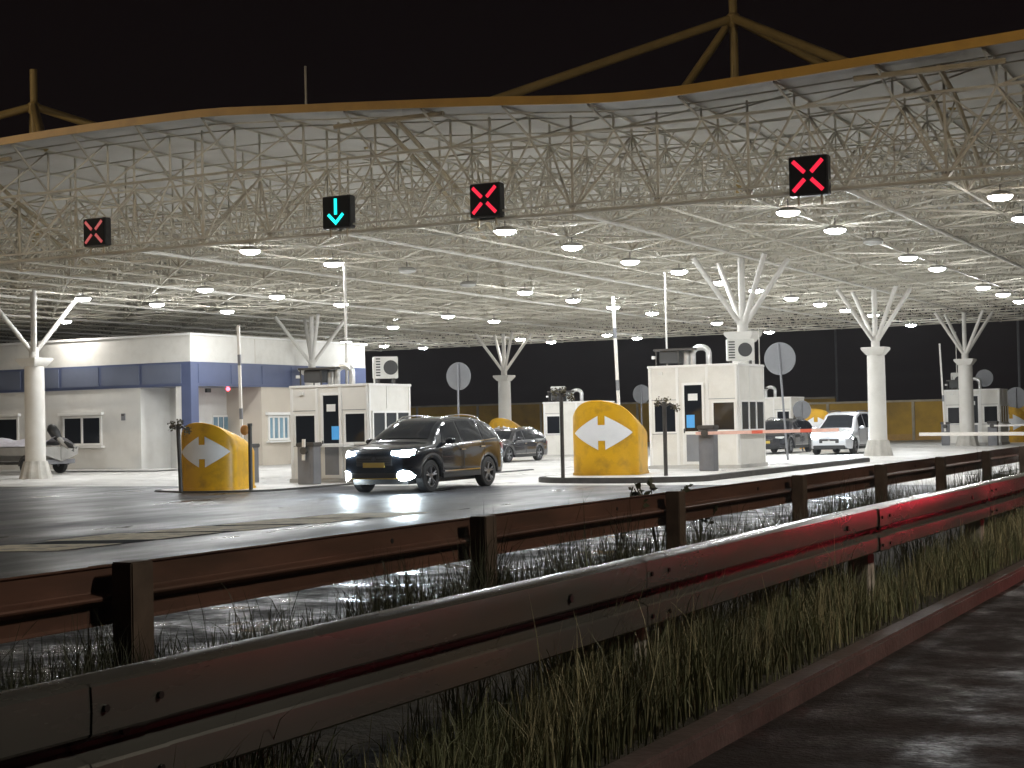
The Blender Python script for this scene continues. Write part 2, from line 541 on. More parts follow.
# posts up to the roof, purlins under the sheet, web diagonals above the top chord
for x in TX:
    for j, y in enumerate([BY[0]] + TY):
        rod(lat, (x, y, ZT), (x, y, zr(x) - 0.03), 0.03)
    rod(purl, (x, CY0 + 0.15, zr(x) - 0.05), (x, CY1 - 0.2, zr(x) - 0.05), 0.036)
for k, y in enumerate([32.2] + [33.0 + A * 1.0 * j for j in range(26)]):
    for a, b in zip(TX, TX[1:]):
        rod(purl, (a, y, zr(a) - 0.12), (b, y, zr(b) - 0.12), 0.022)
for x, x2 in zip(TX, TX[1:]):
    rod(lat, (x, BY[0], ZT), (x2, BY[0], zr(x2) - 0.05), 0.026)
    rod(lat, (x, BY[0], ZT), (x, CY0 + 0.2, zr(x) - 0.08), 0.03)
# front plane bracing between the bottom and the top chord
for x in BX[:-1]:
    rod(lat, (x, BY[0], ZB), (x + A / 2, BY[0], ZT), 0.028)
    rod(lat, (x + A, BY[0], ZB), (x + A / 2, BY[0], ZT), 0.028)
    if random.random() < .55:
        rod(lat, (x, BY[0], ZB), (x, BY[0], zr(x) - 0.05), 0.034)
rel(lat).build('lattice', M['frame'], can, smooth=0, fix=False)
rel(bott).build('bottom_chord_lattice', M['frame_pale'], can, smooth=0, fix=False)
rel(purl).build('purlin_lattice', M['frame'], can, smooth=0, fix=False)
m = MB()
m.tube((BX[0], BY[0] - 0.03, ZB - 0.02), (BX[-1], BY[0] - 0.03, ZB - 0.02), 0.045, 8)
m.box((BX[0], BY[0] - 0.16, ZB + 0.14), (BX[-1], BY[0] - 0.1, ZB + 0.18))
rel(m).build('front_beam', M['frame'], can)
m = MB()
m.tube((BX[0], BY[0] - 0.02, ZT + 0.01), (BX[-1], BY[0] - 0.02, ZT + 0.01), 0.036, 8)
rel(m).build('upper_beam', M['frame'], can)
# diagonal girders that come down from the roof behind the front edge
for x in (-40.2, -33.0, -19.6, -7.0):
    m = MB()
    for dx in (-0.22, 0.22):
        m.tube((x + dx, CY0 + 0.5, zr(x) - 0.2), (x + dx, BY[0] + 0.6, ZT - 0.05), 0.06, 6)
        m.tube((x + dx, BY[0] + 0.6, ZT - 0.05), (x + dx, BY[0] + 4.2, ZB + 0.1), 0.06, 6)
    m.tube((x - 1.5, CY0 + 0.55, zr(x) - 0.22), (x + 1.5, CY0 + 0.55, zr(x) - 0.22), 0.06, 6)
    rel(m).build('girder', M['frame_brown'], can)
# masts with four struts above the columns
for (x, y, zj, zp) in ((-15.6, 45.3, 13.4, 15.6), (-39.0, 40.8, 12.6, 13.9), (-15.5, 76.5, 12.6, 13.9), (-39, 73.5, 12.6, 13.9)):
    m = MB()
    m.tube((x, y, 7.9), (x, y, zp), 0.125, 12)
    mast = rel(m).build('mast', M['ochre_tube'], can)
    m = MB()
    m.lathe([(0.125, zj - .25), (0.21, zj - .15), (0.21, zj + .12), (0.125, zj + .2)], 12, (x, y, 0))
    rel(m).build('collar', M['ochre_tube'], mast)
    for sx in (-1, 1):
        for sy in (-1, 1):
            e = (x + sx * 8, y + sy * 8)
            m = MB()
            m.tube((x + sx * .1, y + sy * .1, zj), (e[0], e[1], zr(e[0]) + 0.05), 0.135, 10)
            rel(m).build('strut', M['ochre_tube'], mast)
m = MB()
p = aty(306, 100, 40)
m.tube((p.x, 40, zr(p.x)), (p.x, 40, aty(306, 66, 40).z), 0.035, 6)
rel(m).build('antenna', M['frame'], can)

# ------------------------------------------------------------------ columns
def column(loc, label, cap=4.08, rz=0.0):
    t = thing('canopy_column', label, 'column', loc, rz, 'white columns that carry the canopy')
    MB().lathe([(0.345, 0.55), (0.34, 0.9), (0.335, 2.2), (0.325, cap - 0.28)], 28).build('shaft', M['column'], t)
    n = 40
    m = MB()
    vs, fs = [], []
    for (z, r) in ((0.0, 0.56), (0.1, 0.53), (0.5, 0.42), (0.6, 0.39)):
        for i in range(n):
            k = r * (1.0 if i % 4 < 2 else 0.93)
            vs.append((k * math.cos(2 * PI * i / n), k * math.sin(2 * PI * i / n), z))
    for j in range(3):
        for i in range(n):
            fs.append((j * n + i, j * n + (i + 1) % n, (j + 1) * n + (i + 1) % n, (j + 1) * n + i))
    fs.append(tuple(range(3 * n, 4 * n)))
    m.add(vs, fs).build('fluted_base', M['skirt'], t, smooth=20)
    m = MB()
    a, b = 0.29, 0.45
    z0, z1 = cap - 0.3, cap - 0.08
    m.add([(-a, -a, z0), (a, -a, z0), (a, a, z0), (-a, a, z0), (-b, -b, z1), (b, -b, z1), (b, b, z1), (-b, b, z1), (-b, -b, cap), (b, -b, cap), (b, b, cap), (-b, b, cap)],
          [(0, 3, 2, 1), (0, 1, 5, 4), (1, 2, 6, 5), (2, 3, 7, 6), (3, 0, 4, 7), (4, 5, 9, 8), (5, 6, 10, 9), (6, 7, 11, 10), (7, 4, 8, 11), (8, 9, 10, 11)])
    m.build('capital', M['column'], t, bevel=0.015)
    MB().tube((0, 0, cap - 0.02), (0, 0, cap + 0.35), 0.16, 14).build('socket', M['column'], t)
    MB().tube((0, 0, cap + 0.3), (0, 0, 6.3), 0.1, 12).build('upright', M['column'], t)
    for sx in (-1, 1):
        for sy in (-1, 1):
            MB().tube((sx * .05, sy * .05, cap + 0.22), (sx * 1.1, sy * 1.1, 6.28), 0.078, 12).build('branch', M['column'], t)
    return t


for (x, y), lb in zip(((-39.06, 40.7), (-38.9, 57.0), (-39.0, 75.0), (-15.6, 45.45), (-15.29, 59.7), (-15.36, 76.4)),
                      ('white branching column beside the boat trailer, before the building with blue band',
                       'white branching column rising behind the booth nearest the black car',
                       'white branching column behind the black car, near a round sign',
                       'white branching column showing only its top above the largest booth roof',
                       'white branching column with fluted grey base beside the silver car',
                       'white branching column standing directly before a small far booth')):
    column((x, y, 0.0), lb)

# ------------------------------------------------------------------ canopy lamps
def lampset(label, loc, lit='lamp'):
    t = thing('canopy_lamp', label, 'lamp', loc, 0, 'lamps hanging under the canopy')
    MB().lathe([(0.04, 0.06), (0.16, 0.05), (0.25, 0.01), (0.268, -0.05), (0.26, -0.05)], 16).build('housing', M['lamp_case'], t)
    MB().lathe([(0.258, -0.02), (0.245, -0.07), (0.19, -0.11), (0.1, -0.135), (0.01, -0.142)], 16).build('lens', M[lit], t)
    MB().tube((0, 0, 0.05), (0, 0, 0.24), 0.012, 6).build('hanger', M['dark_metal'], t)
    return t


ORD = ['foremost', 'second', 'third', 'fourth', 'fifth', 'sixth', 'seventh', 'eighth', 'ninth', 'tenth', 'eleventh', 'twelfth', 'thirteenth', 'fourteenth']
rows = {
    'outer right-hand': [(1000, 194), (1023, 216)],
    'second': [(788, 210), (835, 228), (908, 256), (937, 267), (983, 286), (1003, 293), (1020, 300)],
    'third': [(505, 229), (572, 245), (630, 260), (679, 270), (720, 281), (756, 289), (791, 297), (820, 303), (846, 309), (873, 314), (911, 324)],
    'fourth': [(250, 249), (333, 262), (525, 291), (573, 299), (613, 306), (652, 312), (717, 322), (769, 331)],
    'fifth': [(205, 288), (277, 295), (341, 303), (448, 315), (494, 320), (607, 334), (637, 337)],
    'sixth': [(83, 297), (157, 303), (227, 310), (393, 326), (520, 338), (551, 341)],
    'seventh': [(65, 320), (346, 341), (384, 345), (423, 347)],
}
lamp0 = {}
rl = random.Random(5)
for rn, pts in rows.items():
    for k, (px, py) in enumerate(pts):
        p = atz(px, py, 6.08)
        lb = f'{ORD[k]} glowing lamp from the front in the {rn} canopy lamp row counted from right'
        kd = rl.choice(['lamp', 'lamp', 'lamp_weak', 'lamp_bright'])
        if kd not in lamp0:
            lamp0[kd] = lampset(lb, p, kd)
        else:
            dup(lamp0[kd], p, 0, lb)
# the lamp pair by the building hangs lower and lights its wall
off = lampset('dark unlit lamp hanging among the lattice, left of the red cross nearest the centre', atz(407, 269, 6.08), 'lamp_off')
dup(off, atz(468, 283, 6.08), 0, 'dark unlit lamp hanging among the lattice, below the red cross nearest the centre')
dup(off, atz(873, 240, 6.08), 0, 'dark unlit lamp in the lattice between two glowing lamps under the far-right red cross')

# ------------------------------------------------------------------ lane signals
def signal(px, py, size, kind, label):
    p = aty(px, py, 32.72)
    t = thing('lane_signal', label, 'lane signal', (p.x, p.y, p.z - size / 2), 0, 'lane signals along the canopy front')
    h = size / 2
    MB().box((-h, 0, 0), (h, 0.26, size)).build('case', M['black'], t, bevel=0.02)
    MB().box((-h * .93, -0.012, size * .035), (h * .93, -0.001, size * .965)).build('face', M['led_face'], t)
    for sx in (-1, 1):
        MB().box((sx * h * .6 - .02, 0.1, -0.2), (sx * h * .6 + .02, 0.14, 0.0)).build('bracket', M['frame_brown'], t)

    def bar(a, b, w, m):
        a, b = Vector((a[0] * h, 0, h + a[1] * h)), Vector((b[0] * h, 0, h + b[1] * h))
        d = (b - a).normalized()
        n = Vector((-d.z, 0, d.x)) * w * h
        MB().prism([a - n + Vector((0, -0.03, 0)), b - n + Vector((0, -0.03, 0)), b + n + Vector((0, -0.03, 0)), a + n + Vector((0, -0.03, 0))], (0, 0.016, 0)).build('light_bar', m, t, smooth=0)
    if kind == 'arrow':
        bar((0, .82), (0, -.16), .095, M['cyan_led'])
        m = MB()
        y = -0.03
        pts = [(-.6, -.2), (-.47, -.07), (0, -.54), (.47, -.07), (.6, -.2), (0, -.80)]
        m.prism([(a * h, y, h + b * h) for a, b in pts], (0, 0.016, 0)).build('light_bar', M['cyan_led'], t, smooth=0)
    else:
        m = M['red_led_dim'] if kind == 'dim' else M['red_led']
        for sx in (-1, 1):
            for sz in (-1, 1):
                bar((sx * .76, sz * .76), (sx * .17, sz * .17), .10, m)
    return t


signal(94, 232, 0.75, 'dim', 'black lane signal with a faint red cross, leftmost of the row')
signal(336, 212, 0.80, 'arrow', 'black lane signal showing a bright cyan arrow pointing down')
signal(484.5, 200, 0.79, 'cross', 'black lane signal with red cross, directly beside the cyan arrow signal')
signal(808, 175.5, 0.84, 'cross', 'black lane signal with the brightest red cross, rightmost of the row')

# ------------------------------------------------------------------ booths
def booth(label, loc, w, d, h, roof_kit=True, front='door', sc=1.0):
    """origin at the front right corner; front faces -y, runs to -x; scaled by sc"""
    t = thing('toll_booth', label, 'booth', loc, 0, 'white booths under the canopy', sc)
    m = MB()
    m.box((-w, 0, 0.0), (0, d, h))
    m.build('wall', M['white'], t, bevel=0.01)
    MB().box((-w - .05, -.05, -0.02), (.05, d + .05, 0.1)).build('plinth', M['concrete'], t, bevel=0.01)
    MB().box((-w - .03, -.03, h - 0.03), (.03, d + .03, h + 0.04)).build('roof', M['white_trim'], t, bevel=0.01)
    for x in (-w + .04, -w + .86, -.9, -.04):
        m = MB().box((x - .04, -.018, .1), (x + .04, 0.002, h - .03))
        m.build('panel_strip', M['white_trim'], t)
    for z in (.98, 1.93):
        for xa, xb in ((-w + .08, -w + .82), (-.86, -.08)):
            MB().box((xa, -.006, z - .008), (xb, .001, z + .008)).build('panel_joint', M['sign_back'], t)
    MB().tube((-.03, -.03, .1), (-.03, -.03, h), .022, 8).build('downpipe', M['white_trim'], t)
    MB().box((-w + .3, -.05, h - .22), (-w + .44, -.001, h - .14)).build('vent_box', M['aircon'], t)
    for y in (.05, d - .05):
        MB().box((-.002, y - .04, .1), (.016, y + .04, h - .03)).build('panel_strip', M['white_trim'], t)
    MB().box((-.002, d * .42, 1.95), (.014, d * .42 + .04, h - .03)).build('panel_strip', M['white_trim'], t)

    def win(x0, x1, z0, z1, mt='glass', mull=0):
        fr = MB()
        e = .05
        fr.box((x0 - e, -.03, z0 - e), (x1 + e, .001, z0)).box((x0 - e, -.03, z1), (x1 + e, .001, z1 + e))
        fr.box((x0 - e, -.03, z0), (x0, .001, z1)).box((x1, -.03, z0), (x1 + e, .001, z1))
        for k in range(mull):
            c = x0 + (x1 - x0) * (k + 1) / (mull + 1)
            fr.box((c - .025, -.026, z0), (c + .025, .001, z1))
        f = fr.build('window', M['white_trim'], t)
        MB().box((x0, -.008, z0), (x1, .002, z1)).build('pane', M[mt], f)
    win(-w + .17, -w + .79, 1.04, 1.8)
    win(-.72, -.12, 1.07, 1.82, 'glass')
    if front == 'door':
        x0, x1 = -w + 1.0, -w + 1.66
        f = MB()
        f.box((x0, -.035, .12), (x0 + .07, .001, 2.4)).box((x1 - .07, -.035, .12), (x1, .001, 2.4)).box((x0 + .07, -.035, 2.33), (x1 - .07, .001, 2.4))
        f.box((x0 + .07, -.025, .12), (x1 - .07, .001, 1.04))
        dr = f.build('door', M['white_trim'], t)
        MB().box((x0 + .11, -.032, .2), (x1 - .11, -.024, .95)).build('lower_panel', M['sign_back'], dr)
        MB().box((x0 + .07, -.012, 1.04), (x1 - .07, .001, 2.33)).build('pane', M['glass'], dr)
        MB().box((x0 + .18, -.018, 1.9), (x0 + .46, -.011, 2.09)).build('notice', M['paper'], dr)
        bx = x0 + .12 if loc[0] > -20 else x1 - .33
        sgn = MB().box((bx, -.02, 1.14), (bx + .24, -.011, 1.5)).build('blue_poster', M['screen'], dr)
        MB().box((x0 + .05, -.07, 1.0), (x0 + .07, -.03, 1.12)).build('handle', M['dark_metal'], dr)
    # sliding window on the right side
    f = MB()
    y0, y1, z0, z1 = .2, d - .12, 1.07, 1.83
    e = .06
    f.box((-.001, y0 - e, z0 - e), (.035, y1 + e, z0)).box((-.001, y0 - e, z1), (.035, y1 + e, z1 + e))
    for c in (y0 - e / 2, y0 + (y1 - y0) * .33, y0 + (y1 - y0) * .66, y1 + e / 2):
        f.box((-.001, c - .035, z0), (.032, c + .035, z1))
    f = f.build('window', M['white_trim'], t)
    MB().box((-.002, y0, z0), (.012, y1, z1)).build('pane', M['glass_grey'], f)
    MB().box((-.001, y0 - .1, z0 - .12), (.12, y1 + .1, z0 - .07)).build('sill', M['white_trim'], t)
    if roof_kit:
        # ventilation unit on a stand
        s = MB()
        for x in (-w + .1, -w + .78):
            for y in (.35, 1.0):
                s.tube((x, y, h), (x, y, h + .5), .022, 6)
        s.box((-w + .05, .3, h + .47), (-w + 1.25, 1.05, h + .53))
        st = s.build('rack', M['dark_metal'], t)
        MB().box((-w + .18, .38, h + .13), (-w + .74, .98, h + .47)).build('fan_unit', M['grille'], t, bevel=.02)
        MB().tube((-w + .92, .65, h), (-w + .92, .65, h + .46), .11, 12).build('flue', M['duct'], t)
        pts = [(-w + 1.1, .65, h + .05)] + [(-w + 1.1, .65, h + .34)]
        for i in range(0, 9):
            a = PI - PI * i / 8
            pts.append((-w + 1.34 + .24 * math.cos(a), .65, h + .38 + .17 * math.sin(a)))
        pts.append((-w + 1.58, .65, h + .02))
        MB().pipe(pts, .085, 12).build('duct', M['duct'], t)
        MB().tube((-w + .05, .3, h + .25), (-w + .05, .3, h + .33), .06, 10).build('beacon', M['white_trim'], t)
    return t


def aircon(parent, loc, rz=0.0, w=.8, hh=.62, leg=.12):
    o = MB().box((-w / 2, 0, leg), (w / 2, .32, leg + hh)).build('aircon_unit', M['aircon'], parent, loc=loc, rz=rz, bevel=.015)
    m = MB().lathe([(.2, -.012), (.2, 0.001)], 24, (.12, 0, leg + hh / 2), axis='y')
    m.build('fan_grille', M['grille'], o)
    m = MB()
    for k in range(7):
        m.box((-w / 2 + .04, -.008, leg + .07 + k * .075), (-.17, .001, leg + .105 + k * .075))
    m.build('vent_slat', M['grille'], o)
    MB().box((-w / 2 + .08, .04, 0), (-w / 2 + .14, .28, leg)).box((w / 2 - .14, .04, 0), (w / 2 - .08, .28, leg)).build('foot', M['dark_metal'], o)
    return o


# largest booth
bc = Vector((-14.6, 42.0, 0.145))
xl = aty(650, 440, bc.y).x
wC = bc.x - xl
bC = booth('largest white booth with door and three windows, behind the wide yellow cushion', bc, wC, 2.25, 2.86)
aircon(bC, (-.42, 1.55, 2.9), 0.45, .78, .62, .12)
MB().tube((-wC + .22, .9, 2.9), (-wC + .22, .9, 5.62), .03, 6).build('rod', M['frame_pale'], bC)
MB().tube((-.06, 2.1, 2.9), (-.06, 2.1, 3.95), .02, 6).build('rod', M['frame_pale'], bC)
# booth nearest the black car
pl = atz(292, 483, 0.03)
bl = Vector((pl.x + 2.5, pl.y, 0.045))
bL = booth('white booth with blue lit poster in its door, standing behind the black car', bl, 2.5, 2.15, 2.58)
aircon(bL, (-.35, 1.5, 2.62), 0.75, .66, .6, .16)
MB().tube((-.62, 1.3, 2.62), (-.62, 1.3, 3.2), .025, 6).build('rod', M['frame_pale'], bL)
q = atx(341, 300, bl.x - .95)
MB().tube((-1.32, 1.0, 2.62), (-1.32, 1.0, 6.0), .04, 8).build('rod', M['boom'], bL)
MB().box((-1.75, -.55, .95), (-.45, -.03, 1.03)).build('counter', M['white_trim'], bL, bevel=.01)
# far booths
pD = aty(945, 430, 78.2)
bD = booth('white booth directly behind a column, far beyond the silver car', (pD.x + 2.6, 78.2, 0.02), 2.6, 2.1, 2.62)
aircon(bD, (-2.1, .5, 2.64), 0.2, .5, .75, .1)
MB().tube((-2.15, .9, 2.64), (-2.15, .9, 5.5), .025, 6).build('rod', M['frame_pale'], bD)
MB().lathe([(.42, -.03), (.42, .03)], 22, (-.9, 1.2, 3.2), axis='y').build('dish', M['sign_back'], bD)
pF = aty(544, 430, 64.0)
bF = booth('plain white booth behind the wide yellow cushion, far from its lane', (pF.x + 2.5, 64.0, 0.0), 2.5, 2.1, 2.4, front='plain')
aircon(bF, (-2.1, .6, 2.42), 0.2, .6, .62, .1)
pE = aty(792, 430, 76.0)
bE = booth('small grey-white booth mostly hidden behind the largest booth and round sign', (pE.x, 76.0, 0.0), 2.6, 2.1, 2.5, front='plain')

# ------------------------------------------------------------------ yellow crash cushions
def cushion(label, loc, sc=1.0, rz=0.0):
    t = thing('crash_cushion', label, 'crash cushion', loc, rz, 'yellow crash cushions at the island heads', sc)
    R, LB = .86, 1.15
    out = []
    n = 28
    for i in range(n + 1):
        a = PI + PI * i / n
        out.append((R * math.cos(a), .55 * R * math.sin(a)))
    for y in (.25, .5, .75, 1.0, LB - .12):
        out.append((R, y))
    out += [(R * .97, LB - .04), (R * .9, LB)]
    out += [(-R * .9, LB), (-R * .97, LB - .04), (-R, LB - .12)] + [(-R, y) for y in (1.0, .75, .5, .25)]

    def top(x, y):
        f = max(0, (y + .5) / 1.65)
        return 1.9 - .38 * abs(x / R) ** 4 - .36 * f ** 1.2 - (.16 * (x / R) if x > 0 else 0)
    vs, fs = [], []
    k = len(out)
    for j in range(6):
        for (x, y) in out:
            vs.append((x, y, .04 + (top(x, y) - .04) * j / 5))
    for j in range(5):
        for i in range(k):
            fs.append((j * k + i, j * k + (i + 1) % k, (j + 1) * k + (i + 1) % k, (j + 1) * k + i))
    # domed lid as shrinking rings
    cx, cy = 0, .25
    for s in (.95, .8, .6, .4, .2):
        for (x, y) in out:
            X, Y = cx + (x - cx) * s, cy + (y - cy) * s
            vs.append((X, Y, top(X, Y) + (.015 if s < .96 else 0)))
    for j in range(5, 10):
        for i in range(k):
            fs.append((j * k + i, j * k + (i + 1) % k, (j + 1) * k + (i + 1) % k, (j + 1) * k + i))
    fs.append(tuple(10 * k + i for i in range(k)))
    MB().add(vs, fs).build('shell', M['yellow'], t, smooth=50)
    MB().prism([(x * 1.03, y * 1.03 - .01, -.02) for x, y in out], (0, 0, .09)).build('base_flange', M['yellow'], t)
    # double arrow wrapped round the nose: strips of constant angle
    def surf(u, z):
        a = 1.5 * PI + u
        return (R * math.cos(a) * 1.012, .55 * R * math.sin(a) * 1.012 - .006, z)
    zc = 1.08

    def half(u):
        if abs(u) > 1.165:
            return 0
        return .48 * (1 - abs(u) / 1.06)
    m = MB()
    us = [-1.05 + 2.1 * i / 60 for i in range(61)]
    for u0, u1 in zip(us, us[1:]):
        g = abs((u0 + u1) / 2) < .095
        if g:
            m.add([surf(u0, zc - .2), surf(u1, zc - .2), surf(u1, zc + .2), surf(u0, zc + .2)], [(0, 1, 2, 3)])
        else:
            m.add([surf(u0, zc - half(u0)), surf(u1, zc - half(u1)), surf(u1, zc + half(u1)), surf(u0, zc + half(u0))], [(0, 1, 2, 3)])
    m.build('double_arrow', M['arrow'], t, smooth=50)
    return t


c2 = cushion('wide yellow crash cushion with white double arrow, before the largest booth', (-16.65, 37.6, 0.145), 1.0, 0.18)
c1p = atz(199, 491, 0.04)
dup(c2, (c1p.x, c1p.y + .45, 0.045), 0.18, 'smaller-looking yellow crash cushion with white double arrow, before the building with blue band', scale=.87)
p = aty(505, 440, 70)
dup(c2, (p.x, 70, 0.0), 0.1, 'distant yellow crash cushion just behind the dark estate car', scale=.95)
p = aty(818, 430, 74)
dup(c2, (p.x, 74.0, 0.0), 0.1, 'distant yellow crash cushion between a round sign and the silver car', scale=1.0)
p = aty(1012, 430, 84)
dup(c2, (p.x, 84.0, 0.0), 0.1, 'distant yellow crash cushion peeking out beside the farthest column booth', scale=.95)

# ------------------------------------------------------------------ barriers
def barrier(label, loc, length, angle, ml, hh=1.05, w=.36, stripe=None, side=1):
    """housing with a boom; angle 0 = boom down, 90 = raised"""
    t = thing('barrier_gate', label, 'barrier', loc, 0, 'lane barriers at the booths')
    MB().box((-w / 2, -.18, 0), (w / 2, .18, hh)).build('housing', M['grey_metal'], t, bevel=.015)
    MB().box((-w / 2 - .03, -.21, hh - .02), (w / 2 + .03, .21, hh + .09)).build('lid', M['dark_metal'], t, bevel=.02)
    MB().box((-w * .3, -.19, .15), (w * .3, -.178, hh - .25)).build('service_door', M['grey_metal'], t)
    a = math.radians(angle)
    z = hh - .12
    dx, dz = math.cos(a) * side, math.sin(a)
    nx, nz = -dz, dx

    def pr(s0, s1, hw, y0, y1):
        P = [(dx * s0 - nx * hw, y0, z + dz * s0 - nz * hw), (dx * s1 - nx * hw, y0, z + dz * s1 - nz * hw), (dx * s1 + nx * hw, y0, z + dz * s1 + nz * hw), (dx * s0 + nx * hw, y0, z + dz * s0 + nz * hw)]
        return MB().prism(P, (0, y1 - y0, 0))
    b = pr(-.25, length, .042, -.27, -.225).build('boom', ml, t)
    for s in (stripe or ()):
        pr(s, s + .3, .0435, -.272, -.223).build('stripe', M['red_tape'] if ml != M['boom'] else M['sign_back'], b)
    MB().lathe([(.1, -.28), (.1, -.18)], 12, (0, 0, z), axis='y').build('pivot', M['dark_metal'], t)
    return t


p = atz(709, 471, .14)
barrier('grey barrier post with lowered pale red boom, before the largest booth', (p.x, p.y, .145), 3.6, 0.4, M['boom_red'], 1.12, .42, (1.3, 2.6))
p = atz(329, 483, .04)
barrier('grey barrier post without visible boom, before the booth behind the black car', (p.x, p.y - .9, .045), .3, 88, M['boom'], 1.0, .5)
p = aty(248, 470, 36.4)
barrier('dark barrier post with raised white boom, beside the smaller-looking yellow cushion', (p.x, p.y, .0), 3.5, 91, M['boom'], 1.02, .5, (.9, 2.4), 1)
p = aty(624, 440, 42.5)
barrier('barrier with tall raised white boom, behind the wide yellow cushion', (p.x, 42.5, .0), 4.2, 91.8, M['boom'], 1.02, .4, (1.5, 3.0), 1)
p = atz(942, 446, 0.0)
barrier('barrier with raised slim boom beside the booth behind a column', (p.x, p.y + 1, .0), 4.0, 92, M['boom'], 1.05, .4, (1.2,), 1)
p = atz(991, 446, 0.0)
barrier('barrier with lowered boom before the booth behind a column', (p.x, p.y + .6, .0), 4.5, 0.5, M['boom'], 1.05, .42, (), 1)
barrier('barrier whose long lowered white boom crosses before a far column, its post unseen', (-4.6, 40.2, .145), 4.6, 0.6, M['boom'], .95, .42, (), -1)

# ------------------------------------------------------------------ round signs seen from behind
def round_sign(label, loc, r, zc, plate=False):
    t = thing('round_sign', label, 'road sign', loc, 0, 'round road signs seen from the back')
    MB().lathe([(r, -.012), (r + .012, 0), (r, .012)], 32, (0, .05, zc), axis='y').build('disc', M['sign_back'], t)
    MB().box((-.05, .012, zc - r * .9), (.05, .034, zc + r * .9)).build('rail', M['grey_metal'], t)
    MB().tube((0, -.01, 0), (0, -.01, zc + r * .95), .036, 10).build('pole', M['sign_back'], t)
    if plate:
        MB().box((-.3, -.04, 0.15), (.3, .0, zc - r - .1)).build('board', M['sign_back'], t)
    return t


p = atz(788, 460, .14)
zc = 1.5 + (418.4 - 356) / 1600 * 49.6
sg = round_sign('grey back of a large round sign beside the largest booth', (p.x, p.y, .145), .52, zc - .145)
sg.rotation_euler = (0, -.06, 0)
p = aty(459, 430, 50)
round_sign('grey back of a round sign above the black car roof', (p.x, 50, 0), .49, 1.5 + (425 - 375) / 1600 * 56)
p = aty(642, 430, 72)
round_sign('grey back of a small round sign between cushion and largest booth', (p.x, 72, 0), .45, 1.5 + (421 - 394) / 1600 * 78)
p = aty(802, 430, 70)
round_sign('grey back of a round sign with broad board below, near the silver car', (p.x, 70, 0), .42, 1.5 + (417.6 - 410) / 1600 * 71.5, True)
p = aty(1017, 430, 86)
round_sign('grey back of a round sign half hidden behind the farthest column booth', (p.x, 86, 0), .55, 1.5 + (413 - 398) / 1600 * 83)

# ------------------------------------------------------------------ slim posts with ragged tops
def clump_post(label, loc, h, rz, amber=False, lean=0.0):
    t = thing('marker_post', label, 'post', loc, rz, 'slim posts beside the yellow cushions')
    MB().tube((0, 0, 0), (lean, 0, h), .05, 10).build('pole', M['dark_metal'], t)
    rd = random.Random(h * 100)
    if amber:
        MB().tube((lean, 0, h), (lean, 0, h + .06), .06, 10).build('cap', M['dark_metal'], t)
        MB().ball((lean - .13, -.04, h - .1), (.12, .07, .13)).build('amber_lens', M['orange'], t)
    else:
        a = MB()
        a.pipe([(lean, 0, h - .12), (lean - .12, 0, h - .02), (lean - .24, 0, h - .06)], .03, 8)
        a.pipe([(lean, 0, h - .12), (lean + .14, 0, h - .05), (lean + .27, 0, h - .14)], .03, 8)
        a.build('arm', M['dark_metal'], t)
        m = MB()
        for c, s in (((lean - .16, 0, h - .02), .13), ((lean + .04, 0, h + .02), .12), ((lean + .27, 0, h - .15), .12)):
            for _ in range(60):
                q = Vector((rd.gauss(0, s * .38), rd.gauss(0, s * .35), rd.gauss(0, s * .42))) + Vector(c)
                u = Vector((rd.uniform(-1, 1), rd.uniform(-1, 1), rd.uniform(-1, 1))).normalized() * .03
                v = u.orthogonal().normalized() * .022
                m.add([q - u, q + v, q + u, q - v], [(0, 1, 2, 3)])
        m.build('foliage', M['clump'], t, smooth=0)
    return t


p = atz(563, 478, .14)
clump_post('dark slim post with ragged brown tuft, beside the wide yellow cushion, facing the far booth', (p.x, p.y, .145), 2.12, 0)
p = atz(666, 476, .14)
clump_post('dark slim post with ragged brown tuft standing before the largest booth window', (p.x, p.y, .145), 1.82, 0.3)
p = atz(181, 492, .04)
clump_post('dark bent post with small fittings at the left of the smaller-looking cushion', (p.x, p.y, .045), 1.62, 0, False, -.06)
p = atz(251, 490, .04)
clump_post('dark slim post with amber lens beside the smaller-looking yellow cushion', (p.x, p.y, .045), 1.55, 0, True)

# ------------------------------------------------------------------ office building with the blue band
BXC, BYC, BXE = -39.7, 49.8, -78.0
BYE = atx(366, 430, BXC).y
xp = aty(141, 430, BYC).x
yp = atx(262, 430, BXC).y
bld = thing('office_building', 'pale single-storey building with slate blue band and white top, beyond the canopy columns', 'building', (BXC, BYC, 0))
bo = Vector((BXC, BYC, 0))
m = MB()
m.box((BXE, BYC, -.1), (xp, BYE, 3.27))
m.box((xp, BYC + 1.8, -.1), (BXC - 1.8, BYE, 3.27))
rel(m, bo).build('wall', M['render'], bld)
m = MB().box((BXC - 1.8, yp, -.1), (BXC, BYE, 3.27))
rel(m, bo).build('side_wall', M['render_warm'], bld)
m = MB().box((BXE, BYC - .05, 3.27), (BXC + .05, BYE, 4.22))
band = rel(m, bo).build('blue_band', M['blue'], bld)
k = 0
x = BXC - .35
while x > BXE + 2:
    m = MB().box((x - 2.0, BYC - .075, 3.38), (x - .06, BYC - .049, 4.14))
    rel(m, bo).build('band_panel', M['blue_panel'], band)
    x -= 2.1
y = BYC + .35
while y < BYE - 2:
    m = MB().box((BXC + .049, y + .06, 3.38), (BXC + .075, y + 2.0, 4.14))
    rel(m, bo).build('band_panel', M['blue'], band)
    y += 2.1
m = MB().box((BXE, BYC - .02, 4.22), (BXC + .02, BYE, 5.26))
rel(m, bo).build('white_parapet', M['white'], bld)
m = MB().box((BXE - .1, BYC - .1, 5.26), (BXC + .1, BYE + .1, 5.34))
rel(m, bo).build('coping', M['white_trim'], bld)
